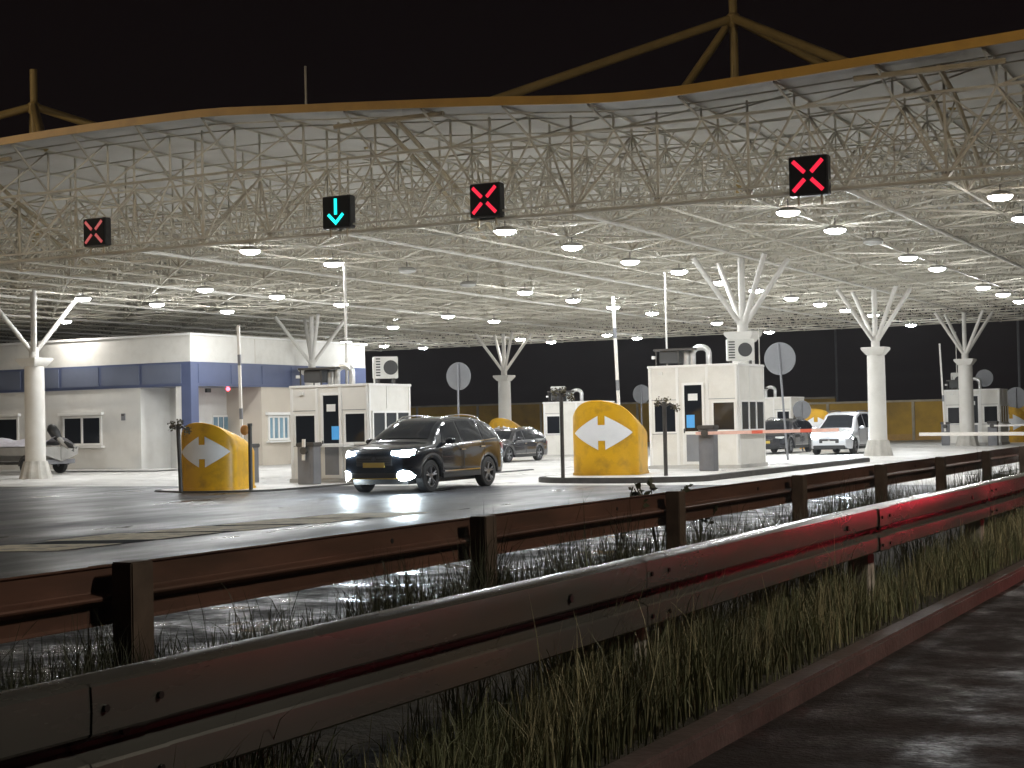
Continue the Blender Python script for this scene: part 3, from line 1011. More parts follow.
for yy in (BYC + 4.2, BYC + 8.4, BYC + 12.6):
    m = MB().box((BXC + .018, yy - .012, 4.24), (BXC + .026, yy + .012, 5.25))
    rel(m, bo).build('panel_joint', M['render_warm'], bld)
m = MB().box((BXC - .42, BYC - .06, 0), (BXC + .06, BYC + .42, 3.27))
rel(m, bo).build('blue_pillar', M['blue'], bld, bevel=.01)
m = MB().box((BXC - .75, BYC + .02, 0), (BXC - .47, BYC + .25, 3.27))
rel(m, bo).build('white_pillar', M['white_trim'], bld)


def bwin(px0, px1, y0, y1, plane, mull=1, glass='glass', frame='white_trim'):
    if plane[0] == 'y':
        a, b = aty(px0, y1, plane[1]), aty(px1, y0, plane[1])
        x0, x1, z0, z1 = a.x, b.x, a.z, b.z
        T = lambda u, o, z: (u, plane[1] + o, z)
    else:
        a, b = atx(px0, y1, plane[1]), atx(px1, y0, plane[1])
        x0, x1, z0, z1 = a.y, b.y, a.z, b.z
        T = lambda u, o, z: (plane[1] - o, u, z)

    def bb(u0, u1, o0, o1, zz0, zz1):
        p, q = T(u0, o0, zz0), T(u1, o1, zz1)
        return tuple(min(a, b) for a, b in zip(p, q)), tuple(max(a, b) for a, b in zip(p, q))
    e = .09
    f = MB()
    f.box(*bb(x0, x1, -.06, .01, z0, z0 + e)).box(*bb(x0, x1, -.06, .01, z1 - e, z1))
    us = [x0 + e / 2] + [x0 + (x1 - x0) * (i + 1) / (mull + 1) for i in range(mull)] + [x1 - e / 2]
    for u in us:
        f.box(*bb(u - e / 2, u + e / 2, -.058, .01, z0 + e, z1 - e))
    w = rel(f, bo).build('window', M[frame], bld)
    g = MB().box(*bb(x0 + e, x1 - e, -.02, .005, z0 + e, z1 - e))
    rel(g, bo).build('pane', M[glass], w)
    s = MB().box(*bb(x0 - .12, x1 + .12, -.2, .01, z0 - .09, z0 - .02))
    rel(s, bo).build('sill', M['white_trim'], w)
    if mull:
        s = MB().box(*bb(x0 - .15, x1 + .1, -.16, .01, z1 + .02, z1 + .14))
        rel(s, bo).build('shutter_box', M['white_trim'], w)
    return w


bwin(63.5, 102, 415.5, 446, ('y', BYC))
bwin(-22, 19, 417, 447, ('y', BYC))
bwin(-110, -70, 419, 449, ('y', BYC))
bwin(148, 160, 416, 442, ('y', BYC + 1.8), 0, 'glass_grey')
bwin(268, 288, 415.5, 440.5, ('x', BXC), 3, 'glass_blue')
# glass door in the recessed porch
a, b = atx(213, 470, BXC - 1.8), atx(238, 415, BXC - 1.8)
m = MB().box((BXC - 1.8, a.y, 0), (BXC - 1.76, b.y, b.z))
dr = rel(m, bo).build('door', M['white_trim'], bld)
n = 5
for i in range(n):
    u0, u1 = a.y + (b.y - a.y) * i / n + .04, a.y + (b.y - a.y) * (i + 1) / n - .04
    m = MB().box((BXC - 1.77, u0, .3), (BXC - 1.745, u1, b.z - .08))
    rel(m, bo).build('pane', M['glass_blue'], dr)
p = atx(228, 389, BXC - .6)
m = MB().ball(tuple(p), .085)
rel(m, bo).build('red_lamp', M['red_dot'], bld)
p = atx(208, 391, BXC - .6)
m = MB().box((p.x - .06, p.y - .12, p.z - .06), (p.x + .06, p.y + .12, p.z + .1))
rel(m, bo).build('camera_box', M['black'], bld)
p = aty(123.5, 417, BYC)
m = MB().box((p.x - .1, BYC - .03, p.z - .14), (p.x + .1, BYC, p.z + .14))
mt_ = rel(m, bo).build('meter_box', M['sign_back'], bld)
m = MB().box((p.x - .09, BYC - .036, p.z + .05), (p.x + .06, BYC - .029, p.z + .11))
rel(m, bo).build('slot', M['dark_metal'], mt_)
sheet('building_apron', -78, -39.4, 47.4, 49.8, 0.05, M['concrete'])

# ------------------------------------------------------------------ yellow wall behind the plaza and poles beyond
for (x0, x1, hh, y, lb) in ((-74, -47, 2.9, 104, 'long dull yellow wall behind the dark estate car'),
                            (-46.5, -30, 2.75, 106, 'dull yellow wall with taller block, behind the silver car'),
                            (-29.7, 12, 2.3, 96, 'dull yellow wall running behind the two columns nearest the silver car')):
    t = thing('boundary_wall', lb, 'wall', (x0, y, 0), 0)
    MB().box((0, 0, -.2), (x1 - x0, .3, hh)).build('panel', M['hoarding'], t)
    MB().box((0, -.06, hh), (x1 - x0, .36, hh + .12)).build('coping', M['frame_brown'], t)
    k = 2.0
    while k < x1 - x0:
        MB().box((k, -.09, -.2), (k + .16, 0, hh)).build('pier', M['frame_brown'], t)
        k += 5.2
    MB().box((0, -.05, 0.0), (x1 - x0, 0, .38)).build('base_strip', M['gold'], t)
for (px, Y, y0, y1, lb) in ((838, 110, 330, 430, 'thin dark lamp pole in the night beyond the silver car'), (1021, 100, 330, 430, 'thin dark pole beyond the farthest column')):
    p = aty(px, y1, Y)
    q = aty(px, y0 - 60, Y)
    t = thing('lamp_pole', lb, 'pole', (p.x, Y, 0))
    MB().tube((0, 0, -.2), (0, 0, q.z), .1, 8, .06).build('shaft', M['grey_metal'], t)
    MB().pipe([(0, 0, q.z), (.3, 0, q.z + .4), (1.2, 0, q.z + .6)], .05, 8).build('arm', M['grey_metal'], t)
    MB().box((1.1, -.12, q.z + .52), (1.8, .12, q.z + .66)).build('lantern', M['grey_metal'], t)


# ------------------------------------------------------------------ vehicles
def car(label, loc, rz, sp, group=None):
    """x forward, origin on the ground under the middle"""
    L, Wd = sp['L'], sp['W']
    hl = L / 2
    t = thing('parked_car' if sp.get('parked') else 'car', label, 'car', loc, rz, group)
    paint = M[sp['paint']]
    xf, xr, rw = sp['xf'], sp['xr'], sp['rw']
    ra = rw + .065
    sill = sp.get('sill', .27)
    top, belt = sp['top'], sp['belt']

    def hw(x):
        u = abs(x) / hl
        f = 1 - .045 * u ** 2
        if x > hl - .55:
            f -= .20 * ((x - hl + .55) / .55) ** 2.2
        if x < -hl + .4:
            f -= .12 * ((-hl + .4 - x) / .4) ** 2.2
        return Wd / 2 * f

    def section(x):
        w = hw(x)
        zt, zb = sinterp(top, x), sinterp(belt, x)
        zb = min(zb, zt - .03)
        e = max(0, (abs(x) - hl + .22) / .22)
        zl = sill + .10 * e ** 2
        for c in (xf, xr):
            if abs(x - c) < ra:
                zl = max(zl, rw + math.sqrt(ra * ra - (x - c) ** 2) - .02)
        c = min(1, max(0, (zt - zb - .05) / .42))
        wr = w * (.93 + (sp.get('tumble', .70) - .93) * c)
        zm = zl + (zb - zl) * .42
        z1 = zl + min(.14, (zb - zl) * .2)
        return [(w * .965, zl), (w * .99, z1), (w * 1.0, zm), (w * .985, zl + (zb - zl) * .8), (w * .955, zb), (wr + (w * .955 - wr) * .5, zb + (zt - .05 - zb) * .52),
                (wr, max(zb + .012, zt - .055)), (wr * .88, zt - .016), (wr * .5, zt + .004), (0, zt + .01)]
    xs_ = sorted(set([round(-hl + L * i / 110, 4) for i in range(111)] + [hl - .012, -hl + .012]))
    vs, fs = [], []
    secs = []
    for x in xs_:
        s = section(x)
        ring = [(x, -y, z) for y, z in s] + [(x, y, z) for y, z in reversed(s[:-1])]
        secs.append(ring)
        vs += ring
    k = len(secs[0])
    for i in range(len(xs_) - 1):
        for j in range(k - 1):
            fs.append((i * k + j, i * k + j + 1, (i + 1) * k + j + 1, (i + 1) * k + j))
        fs.append((i * k + k - 1, i * k, (i + 1) * k, (i + 1) * k + k - 1))
    fs += [tuple(range(k)), tuple(range((len(xs_) - 1) * k, len(xs_) * k))]
    MB().add(vs, fs).build('body', paint, t, smooth=38)

    def side(s, x, q):
        """point on the glasshouse side, q 0 at the belt, 1 at the roof rail"""
        a = section(x)
        p4, p5, p6 = a[4], a[5], a[6]
        if q < .52:
            f = q / .52
            y, z = p4[0] + (p5[0] - p4[0]) * f, p4[1] + (p5[1] - p4[1]) * f
        else:
            f = (q - .52) / .48
            y, z = p5[0] + (p6[0] - p5[0]) * f, p5[1] + (p6[1] - p5[1]) * f
        return (x, s * (y + .007), z + .002)

    for s in (-1, 1):
        for (x0, x1, sl0, sl1) in sp['win']:
            g = MB()
            v2, f2 = [], []
            N = 10
            for i in range(N + 1):
                for j in range(6):
                    q = .08 + .84 * j / 5
                    x = (x0 + sl0 * (q - .08)) + ((x1 + sl1 * (q - .08)) - (x0 + sl0 * (q - .08))) * i / N
                    v2.append(side(s, x, q))
            for i in range(N):
                for j in range(5):
                    f2.append((i * 6 + j, i * 6 + j + 1, (i + 1) * 6 + j + 1, (i + 1) * 6 + j))
            g.add(v2, f2).build('side_window', M['glass'], t)

    def screen(x0, x1, nm, cut=.9):
        v2, f2 = [], []
        N = 12
        for i in range(N + 1):
            x = x0 + (x1 - x0) * i / N
            a = section(x)
            pts = [(a[6][0] * cut * 1.0, a[6][1]), (a[7][0] * cut, a[7][1]), (a[8][0], a[8][1]), (0, a[9][1])]
            row = [(x, -y, z) for y, z in pts] + [(x, y, z) for y, z in reversed(pts[:-1])]
            dz = (sinterp(top, x + .02) - sinterp(top, x - .02)) / .04
            nn = Vector((-dz, 0, 1)).normalized() * .012
            v2 += [(p[0] + nn.x, p[1], p[2] + nn.z) for p in row]
        for i in range(N):
            for j in range(6):
                f2.append((i * 7 + j, i * 7 + j + 1, (i + 1) * 7 + j + 1, (i + 1) * 7 + j))
        MB().add(v2, f2).build(nm, M['glass'], t)
    screen(*sp['ws'], 'windscreen')
    if sp.get('rs'):
        screen(*sp['rs'], 'rear_window')
    # wheels
    for cx in (xf, xr):
        for s in (-1, 1):
            w0 = hw(cx) - .235
            o = w0 if s > 0 else -w0
            y0, y1 = (w0, w0 + .215) if s > 0 else (-w0, -w0 - .215)
            dy = y1 - y0
            wh = MB().lathe([(rw * .66, 0), (rw * .9, 0), (rw, dy * .12), (rw, dy * .85), (rw * .93, dy * .97), (rw * .68, dy), (rw * .66, dy * .8)], 30, (cx, y0, rw), axis='y', cap=False)
            wh = wh.build('wheel', M['rubber'], t)
            MB().lathe([(rw * .67, dy * .2), (rw * .67, dy * .93), (rw * .60, dy * .94), (rw * .58, dy * .6), (.0, dy * .55)], 30, (cx, y0, rw), axis='y', cap=False).build('rim_barrel', M['black'], wh)
            r = MB()
            for q in range(5):
                for dq in (-.16, .16):
                    a = 2 * PI * q / 5 + .3
                    b = a + dq
                    p0 = (cx + .05 * math.cos(a), y0 + dy * .86, rw + .05 * math.sin(a))
                    p1 = (cx + rw * .64 * math.cos(b), y0 + dy * .92, rw + rw * .64 * math.sin(b))
                    r.tube(p0, p1, .021, 6)
            r.lathe([(.07, dy * .8), (.07, dy * .92), (.02, dy * .95)], 14, (cx, y0, rw), axis='y')
            r.lathe([(rw * .60, dy * .9), (rw * .66, dy * .95), (rw * .68, dy * .9)], 30, (cx, y0, rw), axis='y', cap=False)
            r.build('rim', M['rim'], wh)
            # liner inside the arch
            v2, f2 = [], []
            for i in range(17):
                a = PI * i / 16
                for yy in (w0 - .12 if s > 0 else -w0 + .12, (hw(cx) * .955) * s):
                    v2.append((cx + ra * .99 * math.cos(a), yy, rw - .02 + ra * .99 * math.sin(a)))
            for i in range(16):
                f2.append((2 * i, 2 * i + 1, 2 * i + 3, 2 * i + 2))
            MB().add(v2, f2).build('arch_liner', M['black'], t)
    # front details
    fx = hl
    zt_n = sinterp(top, hl - .1)

    def nose(y, z, d=0.012):
        """x of the body front at half width y"""
        lo = hl
        for x in [hl - .012 * i for i in range(70)]:
            a = section(x)
            wz = interp([(a[0][1], a[0][0]), (a[2][1], a[2][0]), (a[4][1], a[4][0]), (a[6][1] + .02, a[6][0])], z)
            if wz >= abs(y):
                return x + d
        return hl - .6
    for s in (-1, 1):
        for nm, (ya, yb, za, zb, tp), mk in sp['lamps']:
            g = MB()
            v2, f2 = [], []
            N = 8
            for i in range(N + 1):
                y = ya + (yb - ya) * i / N
                zz0 = za + (tp * (1 - i / N) if tp > 0 else 0)
                zz1 = zb - (tp * .3 * (1 - i / N) if tp > 0 else 0)
                if nm == 'fog_lamp':
                    q = math.sqrt(max(0.02, 1 - (2 * i / N - 1) ** 2))
                    zz0, zz1 = (za + zb) / 2 - (zb - za) / 2 * q, (za + zb) / 2 + (zb - za) / 2 * q
                for z in (zz0, (zz0 + zz1) / 2, zz1):
                    v2.append((nose(y, z, .02 if z != (zz0 + zz1) / 2 else .032), s * y, z))
            for i in range(N):
                for j in range(2):
                    f2.append((i * 3 + j, i * 3 + j + 1, (i + 1) * 3 + j + 1, (i + 1) * 3 + j))
            g.add(v2, f2).build(nm, M[mk], t)
    g0, g1, gz0, gz1 = sp['grille']
    gr = MB().box((hl - .05, -g1, gz0), (hl + .014, g1, gz1)).build('grille', M['black'], t, bevel=.012)
    for i in range(4):
        z = gz0 + (gz1 - gz0) * (i + .7) / 4.4
        MB().box((hl + .01, -g1 * .94, z - .006), (hl + .021, g1 * .94, z + .006)).build('grille_slat', M['chrome'] if sp.get('chrome') and i == 3 else M['dark_metal'], gr)
    MB().lathe([(.05, hl + .012), (.05, hl + .026)], 16, (0, 0, gz1 - .06), axis='x').build('badge', M['chrome'], t)
    MB().box((hl + .006, -.26, gz0 - .03), (hl + .03, .26, gz0 + .08)).build('number_plate', M[sp.get('plate', 'plate')], t)
    MB().box((hl - .12, -Wd * .36, sill + .02), (hl + .022, Wd * .36, sill + .14)).build('lower_intake', M['black'], t, bevel=.02)
    MB().box((hl - .06, -Wd * .37, sill + .0), (hl + .03, Wd * .37, sill + .022)).build('lip', M['plate'] if sp.get('lip') else M['black'], t)
    # rear details
    for s in (-1, 1):
        v2 = []
        zz = sinterp(belt, -hl + .2)
        for (x, z) in ((-hl + .015, zz - .22), (-hl + .015, zz - .04), (-hl + .34, zz - .06), (-hl + .26, zz - .17)):
            v2.append((x, s * (hw(x) * .985 + .012), z))
        MB().prism(v2, (0, -s * .03, 0)).build('tail_light', M[sp.get('tail', 'tail_off')], t)
        MB().box((-hl - .016, min(s * .42, s * .76) * Wd / 1.85, zz - .24), (-hl + .02, max(s * .42, s * .76) * Wd / 1.85, zz - .08)).build('tail_light', M[sp.get('tail', 'tail_off')], t)
    MB().box((-hl - .02, -.26, .72), (-hl + .01, .26, .83)).build('number_plate', M[sp.get('plate', 'plate')], t)
    MB().box((-hl - .03, -Wd * .4, .32), (-hl + .1, Wd * .4, .52)).build('rear_bumper', M['black'], t, bevel=.03)
    # mirrors, handles, sills, roof rails
    for s in (-1, 1):
        x = sp['ws'][1] - .35
        b = sinterp(belt, x)
        y = hw(x) * .955
        mr = MB().ball((x, s * (y + .13), b + .1), (.075, .12, .075)).build('mirror', paint, t)
        MB().tube((x, s * (y - .02), b + .02), (x, s * (y + .08), b + .07), .022, 6).build('mirror_foot', M['black'], mr)
        for hx in sp['handles']:
            yy = hw(hx) * .99
            MB().box((hx - .1, s * yy - .012, sinterp(belt, hx) - .14), (hx + .1, s * yy + .022, sinterp(belt, hx) - .11)).build('door_handle', M['chrome'] if sp.get('chrome') else paint, t, bevel=.005)
        v2 = []
        MB().box((xr + ra + .02, s * hw(0) * .975 - .02, sill - .03), (xf - ra - .02, s * hw(0) * .975 + .022, sill + .09)).build('side_skirt', M['black'], t, bevel=.012)
        MB().box((xr + ra + .08, s * hw(0) * .995 - .012, sill + .115), (xf - ra - .08, s * hw(0) * .995 + .012, sill + .14)).build('trim_strip', M['chrome'] if sp.get('chrome') else M['black'], t)
        for dx in sp['seams']:
            pts = []
            for q in (0, 1, 2, 3, 4):
                a = section(dx)
                pts.append((dx, s * (a[q][0] + .0015), a[q][1]))
            MB().pipe(pts, .005, 4).build('door_seam', M['black'], t)
        if sp.get('rails'):
            pts = []
            for i in range(9):
                x = sp['rails'][0] + (sp['rails'][1] - sp['rails'][0]) * i / 8
                a = section(x)
                pts.append((x, s * (a[7][0] - .02), a[7][1] + (.055 if 0 < i < 8 else .0)))
            MB().pipe(pts, .018, 8).build('roof_rail', M['chrome'] if sp.get('chrome') else M['black'], t)
        if sp.get('chrome'):
            pts = [side(s, sp['win'][-1][0] + (sp['win'][0][1] - sp['win'][-1][0]) * i / 12, .02) for i in range(13)]
            MB().pipe(pts, .011, 6).build('window_trim', M['chrome'], t)
    for s in (-1, 1) if sp.get('spots') else ():
        ld = bpy.data.lights.new('headlight_beam', 'SPOT')
        ld.energy, ld.spot_size, ld.spot_blend, ld.shadow_soft_size = sp['spots'], math.radians(48), .8, .06
        ld.color = (.75, .88, 1)
        lo = bpy.data.objects.new('headlight_beam', ld)
        COL.objects.link(lo)
        lo.parent = t
        lo.location = (hl + .08, s * .68, .85)
        lo.rotation_euler = (0, -PI / 2 + .16, 0)
    # under body so nothing shows through below
    MB().box((-hl + .25, -Wd * .36, .2), (hl - .25, Wd * .36, .5)).build('underbody', M['black'], t)
    return t


SUV = dict(L=4.48, W=1.86, xf=1.36, xr=-1.30, rw=.365, sill=.33, paint='car_black', tumble=.70, chrome=True, lip=True, spots=1100,
           top=[(-2.24, 1.02), (-2.18, 1.12), (-1.98, 1.36), (-1.72, 1.57), (-1.3, 1.67), (-.6, 1.71), (.1, 1.68), (.45, 1.60), (.8, 1.41), (1.12, 1.19), (1.25, 1.14), (1.7, 1.09), (2.0, 1.04), (2.15, .98), (2.24, .90)],
           belt=[(-2.24, .97), (-1.9, 1.16), (-1.2, 1.12), (0, 1.06), (1.0, 1.05), (1.3, 1.04), (1.8, .99), (2.24, .84)],
           win=[(-.02, .88, 0, -.36), (-1.02, -.1, 0, .0), (-1.72, -1.1, .22, .0)], ws=(.42, 1.08), rs=(-2.1, -1.75),
           lamps=[('headlight', (.45, .88, .78, .98, .10), 'beam'), ('fog_lamp', (.56, .84, .29, .52, 0), 'beam')],
           grille=(0, .44, .62, .84), handles=(-.02, -.98), seams=(.92, -.06, -1.08), rails=(-1.5, .3), tail='tail_off')
car('black SUV with glowing headlights and fog lamps driving out from under the canopy', (-19.26, 32.95, 0.0), -PI / 2 + .035, SUV).scale = (1.11, 1.05, 1.0)

EST = dict(L=4.75, W=1.82, xf=1.42, xr=-1.36, rw=.33, sill=.24, paint='car_dark', tumble=.72, chrome=True,
           top=[(-2.37, .86), (-2.32, .95), (-2.1, 1.2), (-1.85, 1.38), (-1.3, 1.45), (-.3, 1.47), (.3, 1.42), (.65, 1.28), (1.1, 1.0), (1.25, .95), (1.9, .85), (2.2, .77), (2.37, .66)],
           belt=[(-2.37, .82), (-2.0, .95), (0, .93), (1.1, .9), (2.0, .8), (2.37, .62)],
           win=[(.02, .8, 0, -.4), (-.95, -.08, 0, 0), (-1.9, -1.03, .2, 0)], ws=(.5, 1.05), rs=(-2.22, -1.9),
           lamps=[('headlight', (.5, .84, .62, .74, .05), 'beam_low')], grille=(0, .4, .48, .64), handles=(0, -.95), seams=(.9, -.03, -1.0), rails=(-1.6, .2), tail='tail_off', parked=True)
p = aty(508, 463, 56.5)
ecar = car('dark estate car waiting behind the black car, its rear half showing', (p.x - .1, 56.6, 0.006), -PI / 2, EST)
ecar.scale = (.95, .95, .9)

MPV = dict(L=4.4, W=1.8, xf=1.42, xr=-1.28, rw=.315, sill=.23, paint='car_silver', tumble=.74, spots=1500,
           top=[(-2.2, 1.0), (-2.14, 1.15), (-1.9, 1.5), (-1.6, 1.65), (-.8, 1.7), (0, 1.69), (.4, 1.6), (.9, 1.28), (1.32, 1.03), (1.5, .98), (1.9, .87), (2.1, .78), (2.2, .68)],
           belt=[(-2.2, .95), (-1.8, 1.0), (0, .98), (1.2, .94), (1.9, .83), (2.2, .64)],
           win=[(.02, .9, 0, -.4), (-.95, -.08, 0, 0), (-1.85, -1.03, .2, 0)], ws=(.5, 1.28), rs=(-2.12, -1.75),
           lamps=[('headlight', (.43, .86, .62, .86, .06), 'beam')], grille=(0, .40, .46, .62), handles=(0, -.95), seams=(.95, -.03, -1.0), rails=(-1.5, .2), plate='plate_white')
p = atz(834, 456, 0.006)
car('silver car with bright headlights coming through the lane beside a fluted column', (-17.85, 64.4, 0.006), -PI / 2 - .02, MPV)
p = aty(784, 457, 66)
D4 = dict(EST)
D4.update(paint='car_dark', lamps=[('headlight', (.5, .84, .62, .74, .05), 'lamp_off')])
car('dark car mostly hidden behind the largest booth and a sign pole', (p.x - .25, 66.5, 0.006), -PI / 2, D4)

# ------------------------------------------------------------------ boat on its trailer
by = 45.6
sx = aty(70, 450, by).x
tr = thing('boat_trailer', 'low boat trailer with dark wheels behind the branching column by the building', 'trailer', (sx - 3, by, 0))
m = MB()
for y in (-.7, .7):
    m.tube((-3.2, y * .6, .42), (2.4, y, .42), .05, 8)
for x in (-2, -.5, 1.2, 2.2):
    m.tube((x, -.66, .42), (x, .66, .42), .04, 8)
m.tube((-3.2, 0, .42), (-4.6, 0, .42), .05, 8)
m.build('frame', M['galv'], tr)
for y in (-.86, .86):
    w = MB().lathe([(.16, -.09), (.3, -.09), (.32, -.05), (.32, .05), (.3, .09), (.16, .09)], 22, (1.7, y, .325), axis='y').build('wheel', M['rubber'], tr)
    MB().lathe([(.02, -.095), (.16, -.08), (.16, .08), (.02, .095)], 16, (1.7, y, .325), axis='y').build('rim', M['rim'], w)
    MB().pipe([(1.7 + .4 * math.cos(a), y, .33 + .4 * math.sin(a)) for a in [PI * i / 8 for i in range(9)]], .05, 6).build('mudguard', M['dark_metal'], tr)
m = MB().box((2.35, -.8, .38), (2.5, .8, .55))
m.build('light_board', M['grey_metal'], tr)
MB().box((-.2, -.85, .5), (.25, -.78, .86)).build('board', M['brown'], tr)
boat = thing('motorboat', 'grey motorboat under a pale cover with raised dark outboard motor, on its trailer', 'boat', (sx - 3, by, .45))
vs, fs = [], []
st = [(-3.4, .06, .62, .55), (-2.9, .45, .32, .62), (-2, .78, .12, .62), (-.5, .92, .05, .6), (1, .95, .03, .58), (2.6, .9, .03, .58)]
for (x, w, zk, zt) in st:
    vs += [(x, -w, zt), (x, -w * .95, zk + (zt - zk) * .45), (x, 0, zk), (x, w * .95, zk + (zt - zk) * .45), (x, w, zt)]
for i in range(len(st) - 1):
    for j in range(4):
        fs.append((i * 5 + j, i * 5 + j + 1, (i + 1) * 5 + j + 1, (i + 1) * 5 + j))
    fs.append((i * 5 + 4, i * 5, i * 5 + 5, i * 5 + 9))
fs += [(0, 1, 2, 3, 4), tuple(25 + i for i in range(5))]
MB().add(vs, fs).build('hull', M['hull'], boat, smooth=50)
rd = random.Random(3)
vs, fs = [], []
for i in range(15):
    x = -3.3 + 5.75 * i / 14
    w = interp([(a, b) for a, b, _, _ in st], x) * .98
    for j in range(9):
        u = -1 + j / 4
        vs.append((x, u * w, .6 + (1 - u * u) * (.24 + .1 * math.sin(i * 1.9) + rd.uniform(-.04, .04)) + .01))
for i in range(14):
    for j in range(8):
        fs.append((i * 9 + j, i * 9 + j + 1, (i + 1) * 9 + j + 1, (i + 1) * 9 + j))
MB().add(vs, fs).build('cover', M['tarp'], boat, smooth=50)
ob = MB().pipe([(2.35, 0, 1.12), (2.5, 0, 1.0), (2.72, 0, .82), (2.9, 0, .66)], [.12, .21, .23, .15], 12)
ob = MB()
ob.pipe([(2.02, 0, 1.36), (2.1, 0, 1.27), (2.3, 0, 1.05), (2.46, 0, .88)], [.1, .19, .2, .13], 12)
ob = ob.build('outboard_motor', M['black'], boat, smooth=60)
MB().pipe([(2.44, 0, .9), (2.7, 0, .66), (2.98, 0, .5)], [.1, .085, .06], 10).build('leg', M['hull'], ob)
MB().pipe([(2.75, 0, .75), (3.0, 0, .6), (3.2, 0, .52)], [.05, .1, .03], 10).build('gearcase', M['black'], ob)
m = MB()
for q in range(3):
    a = 2 * PI * q / 3
    m.prism([(3.2, .02 * math.cos(a), .52), (3.17, .15 * math.cos(a - .3), .52 + .15 * math.sin(a - .3)), (3.22, .15 * math.cos(a + .3), .52 + .15 * math.sin(a + .3))], (.012, 0, 0))
m.build('propeller', M['dark_metal'], ob)
MB().box((2.55, -.06, .1), (2.62, .06, .85)).build('bracket', M['hull'], ob)


# ------------------------------------------------------------------ guard rails
def w_profile(zc, hh, depth, lip=0.0):
    """closed outline (offset, z) of a two-wave beam, face towards +offset"""
    n = 28
    front = []
    tab = [(-1, .0), (-.97, .55), (-.93, .9), (-.88, 1.0), (-.6, 1.03), (-.36, 1.0), (-.31, .92), (-.19, .2), (-.13, .05), (-.06, .0), (.0, .1), (.1, .9), (.15, 1.0), (.5, 1.04), (.88, 1.0), (.94, .8), (1, 0)]
    for u, d in tab:
        front.append(((max(d, lip) if abs(u) > .8 else d) * depth, zc + u * hh / 2))
    return front


def guardrail(label, x, zc, hh, depth, face, posts, y0, y1, mb, mp, pw, ptop, pside, wave=0.0):
    t = thing('guard_rail', label, 'guard rail', (x, 0, 0), 0)
    pr = w_profile(zc, hh, depth, .8 if face < 0 else 0)
    vs, fs = [], []
    ys = [y0 + (y1 - y0) * i / 60 for i in range(61)]
    k = len(pr)
    rd = random.Random(posts[0] * 10)
    for y in ys:
        dx = wave * math.sin(y * .9) + rd.uniform(-wave, wave) * .5
        dz = wave * .6 * math.sin(y * .55 + 1)
        for d, z in pr:
            vs.append((face * d + dx, y, z + dz))
        for d, z in reversed(pr):
            vs.append((face * (d - .006) + dx, y, z + dz))
    kk = 2 * k
    for i in range(len(ys) - 1):
        for j in range(kk):
            fs.append((i * kk + j, i * kk + (j + 1) % kk, (i + 1) * kk + (j + 1) % kk, (i + 1) * kk + j))
    beam = MB().add(vs, fs).build('beam', mb, t, smooth=26)
    for y in posts:
        v2, f2 = [], []
        for q in (y - .17, y + .17):
            for d, z in pr:
                v2.append((face * (d + .007), q, z))
        kq = len(pr)
        for j in range(kq - 1):
            f2.append((j, j + 1, kq + j + 1, kq + j))
        MB().add(v2, f2).build('splice_plate', mb, beam, smooth=26)
        for by_ in (y - .12, y + .12):
            for uz in (-.66, .52):
                MB().lathe([(.012, 0), (.012, .01)], 8, (face * (depth * 1.04 + .008), by_, zc + hh / 2 * uz), axis='x').build('bolt', M['bolt'], beam)
        a, b = (-.02 * face - pside * .03, -face * 0)
        px0 = -face * .03
        x0, x1 = sorted((px0, px0 - face * pw[0]))
        p = MB().box((x0, y - pw[1] / 2, -.3), (x1, y + pw[1] / 2, ptop)).build('post', mp, t, bevel=.008)
        MB().lathe([(.018, 0), (.018, .015)], 8, (face * (depth * .08 + .006), y + .05, zc), axis='x').build('bolt', M['bolt'], beam)
        MB().lathe([(.02, 0), (.02, .012)], 8, (face * (depth * 1.03 + .001), y - 1.1, zc + hh * .2), axis='x').build('bolt', M['bolt'], beam)
    return t


# near rail: face to the road on +x, posts behind (−x)
guardrail('galvanised guard rail with two-wave beam along the grass verge, in front', -3.28, .61, .37, .085, 1,
          [-0.4, 3.7, 7.85, 12.6, 17.1, 21.4, 25.6, 29.8, 34, 38.2, 42.4, 46.6, 50.8, 55, 59.2], -14, 62, M['galv'], M['post'], (.16, .2), .62, -1, .006)
# rail along the plaza: its back is towards us
guardrail('rusty brown guard rail seen from behind with dark posts, along the wet plaza road', -6.2, .58, .34, .08, -1,
          [2.9, 7.1, 11.3, 15.5, 19.8, 23.9, 28.0, 32.1, 36.2, 40.3, 44.4, 48.5, 52.6], -14, 62, M['rusty'], M['post_dark'], (.15, .19), .77, 1, .005)

# ------------------------------------------------------------------ grass and weeds
def blades(name, label, n, fn, m, seed):
    rd = random.Random(seed)
    b = MB()
    for _ in range(n):
        (x, y, z, h, w) = fn(rd)
        pn = math.sin(y * 1.7 + seed) + math.sin(y * 0.63 + x * 3.1) + math.sin(y * 4.3 + x * 7.7 + seed * 2)
        if rd.random() < .32 - pn * .2:
            continue
        h *= 1 + .2 * pn
        a = rd.uniform(0, 2 * PI)
        ln = rd.gauss(0, .3) * h
        la = rd.uniform(0, 2 * PI)
        cx, cy = math.cos(a) * w, math.sin(a) * w
        lx, ly = math.cos(la) * ln, math.sin(la) * ln
        pts = []
        for q in (0, .4, .75):
            f = q * q
            ww = 1 - q * .6
            pts += [(x - cx * ww + lx * f, y - cy * ww + ly * f, z + h * q), (x + cx * ww + lx * f, y + cy * ww + ly * f, z + h * q)]
        pts.append((x + lx, y + ly, z + h * (1 - .25 * abs(ln) / max(h, .01))))
        b.add(pts, [(0, 1, 3, 2), (2, 3, 5, 4), (4, 5, 6)])
    o = b.build(name, m, kind='stuff', smooth=0, fix=False)
    o['label'] = label
    o['category'] = 'grass'
    return o


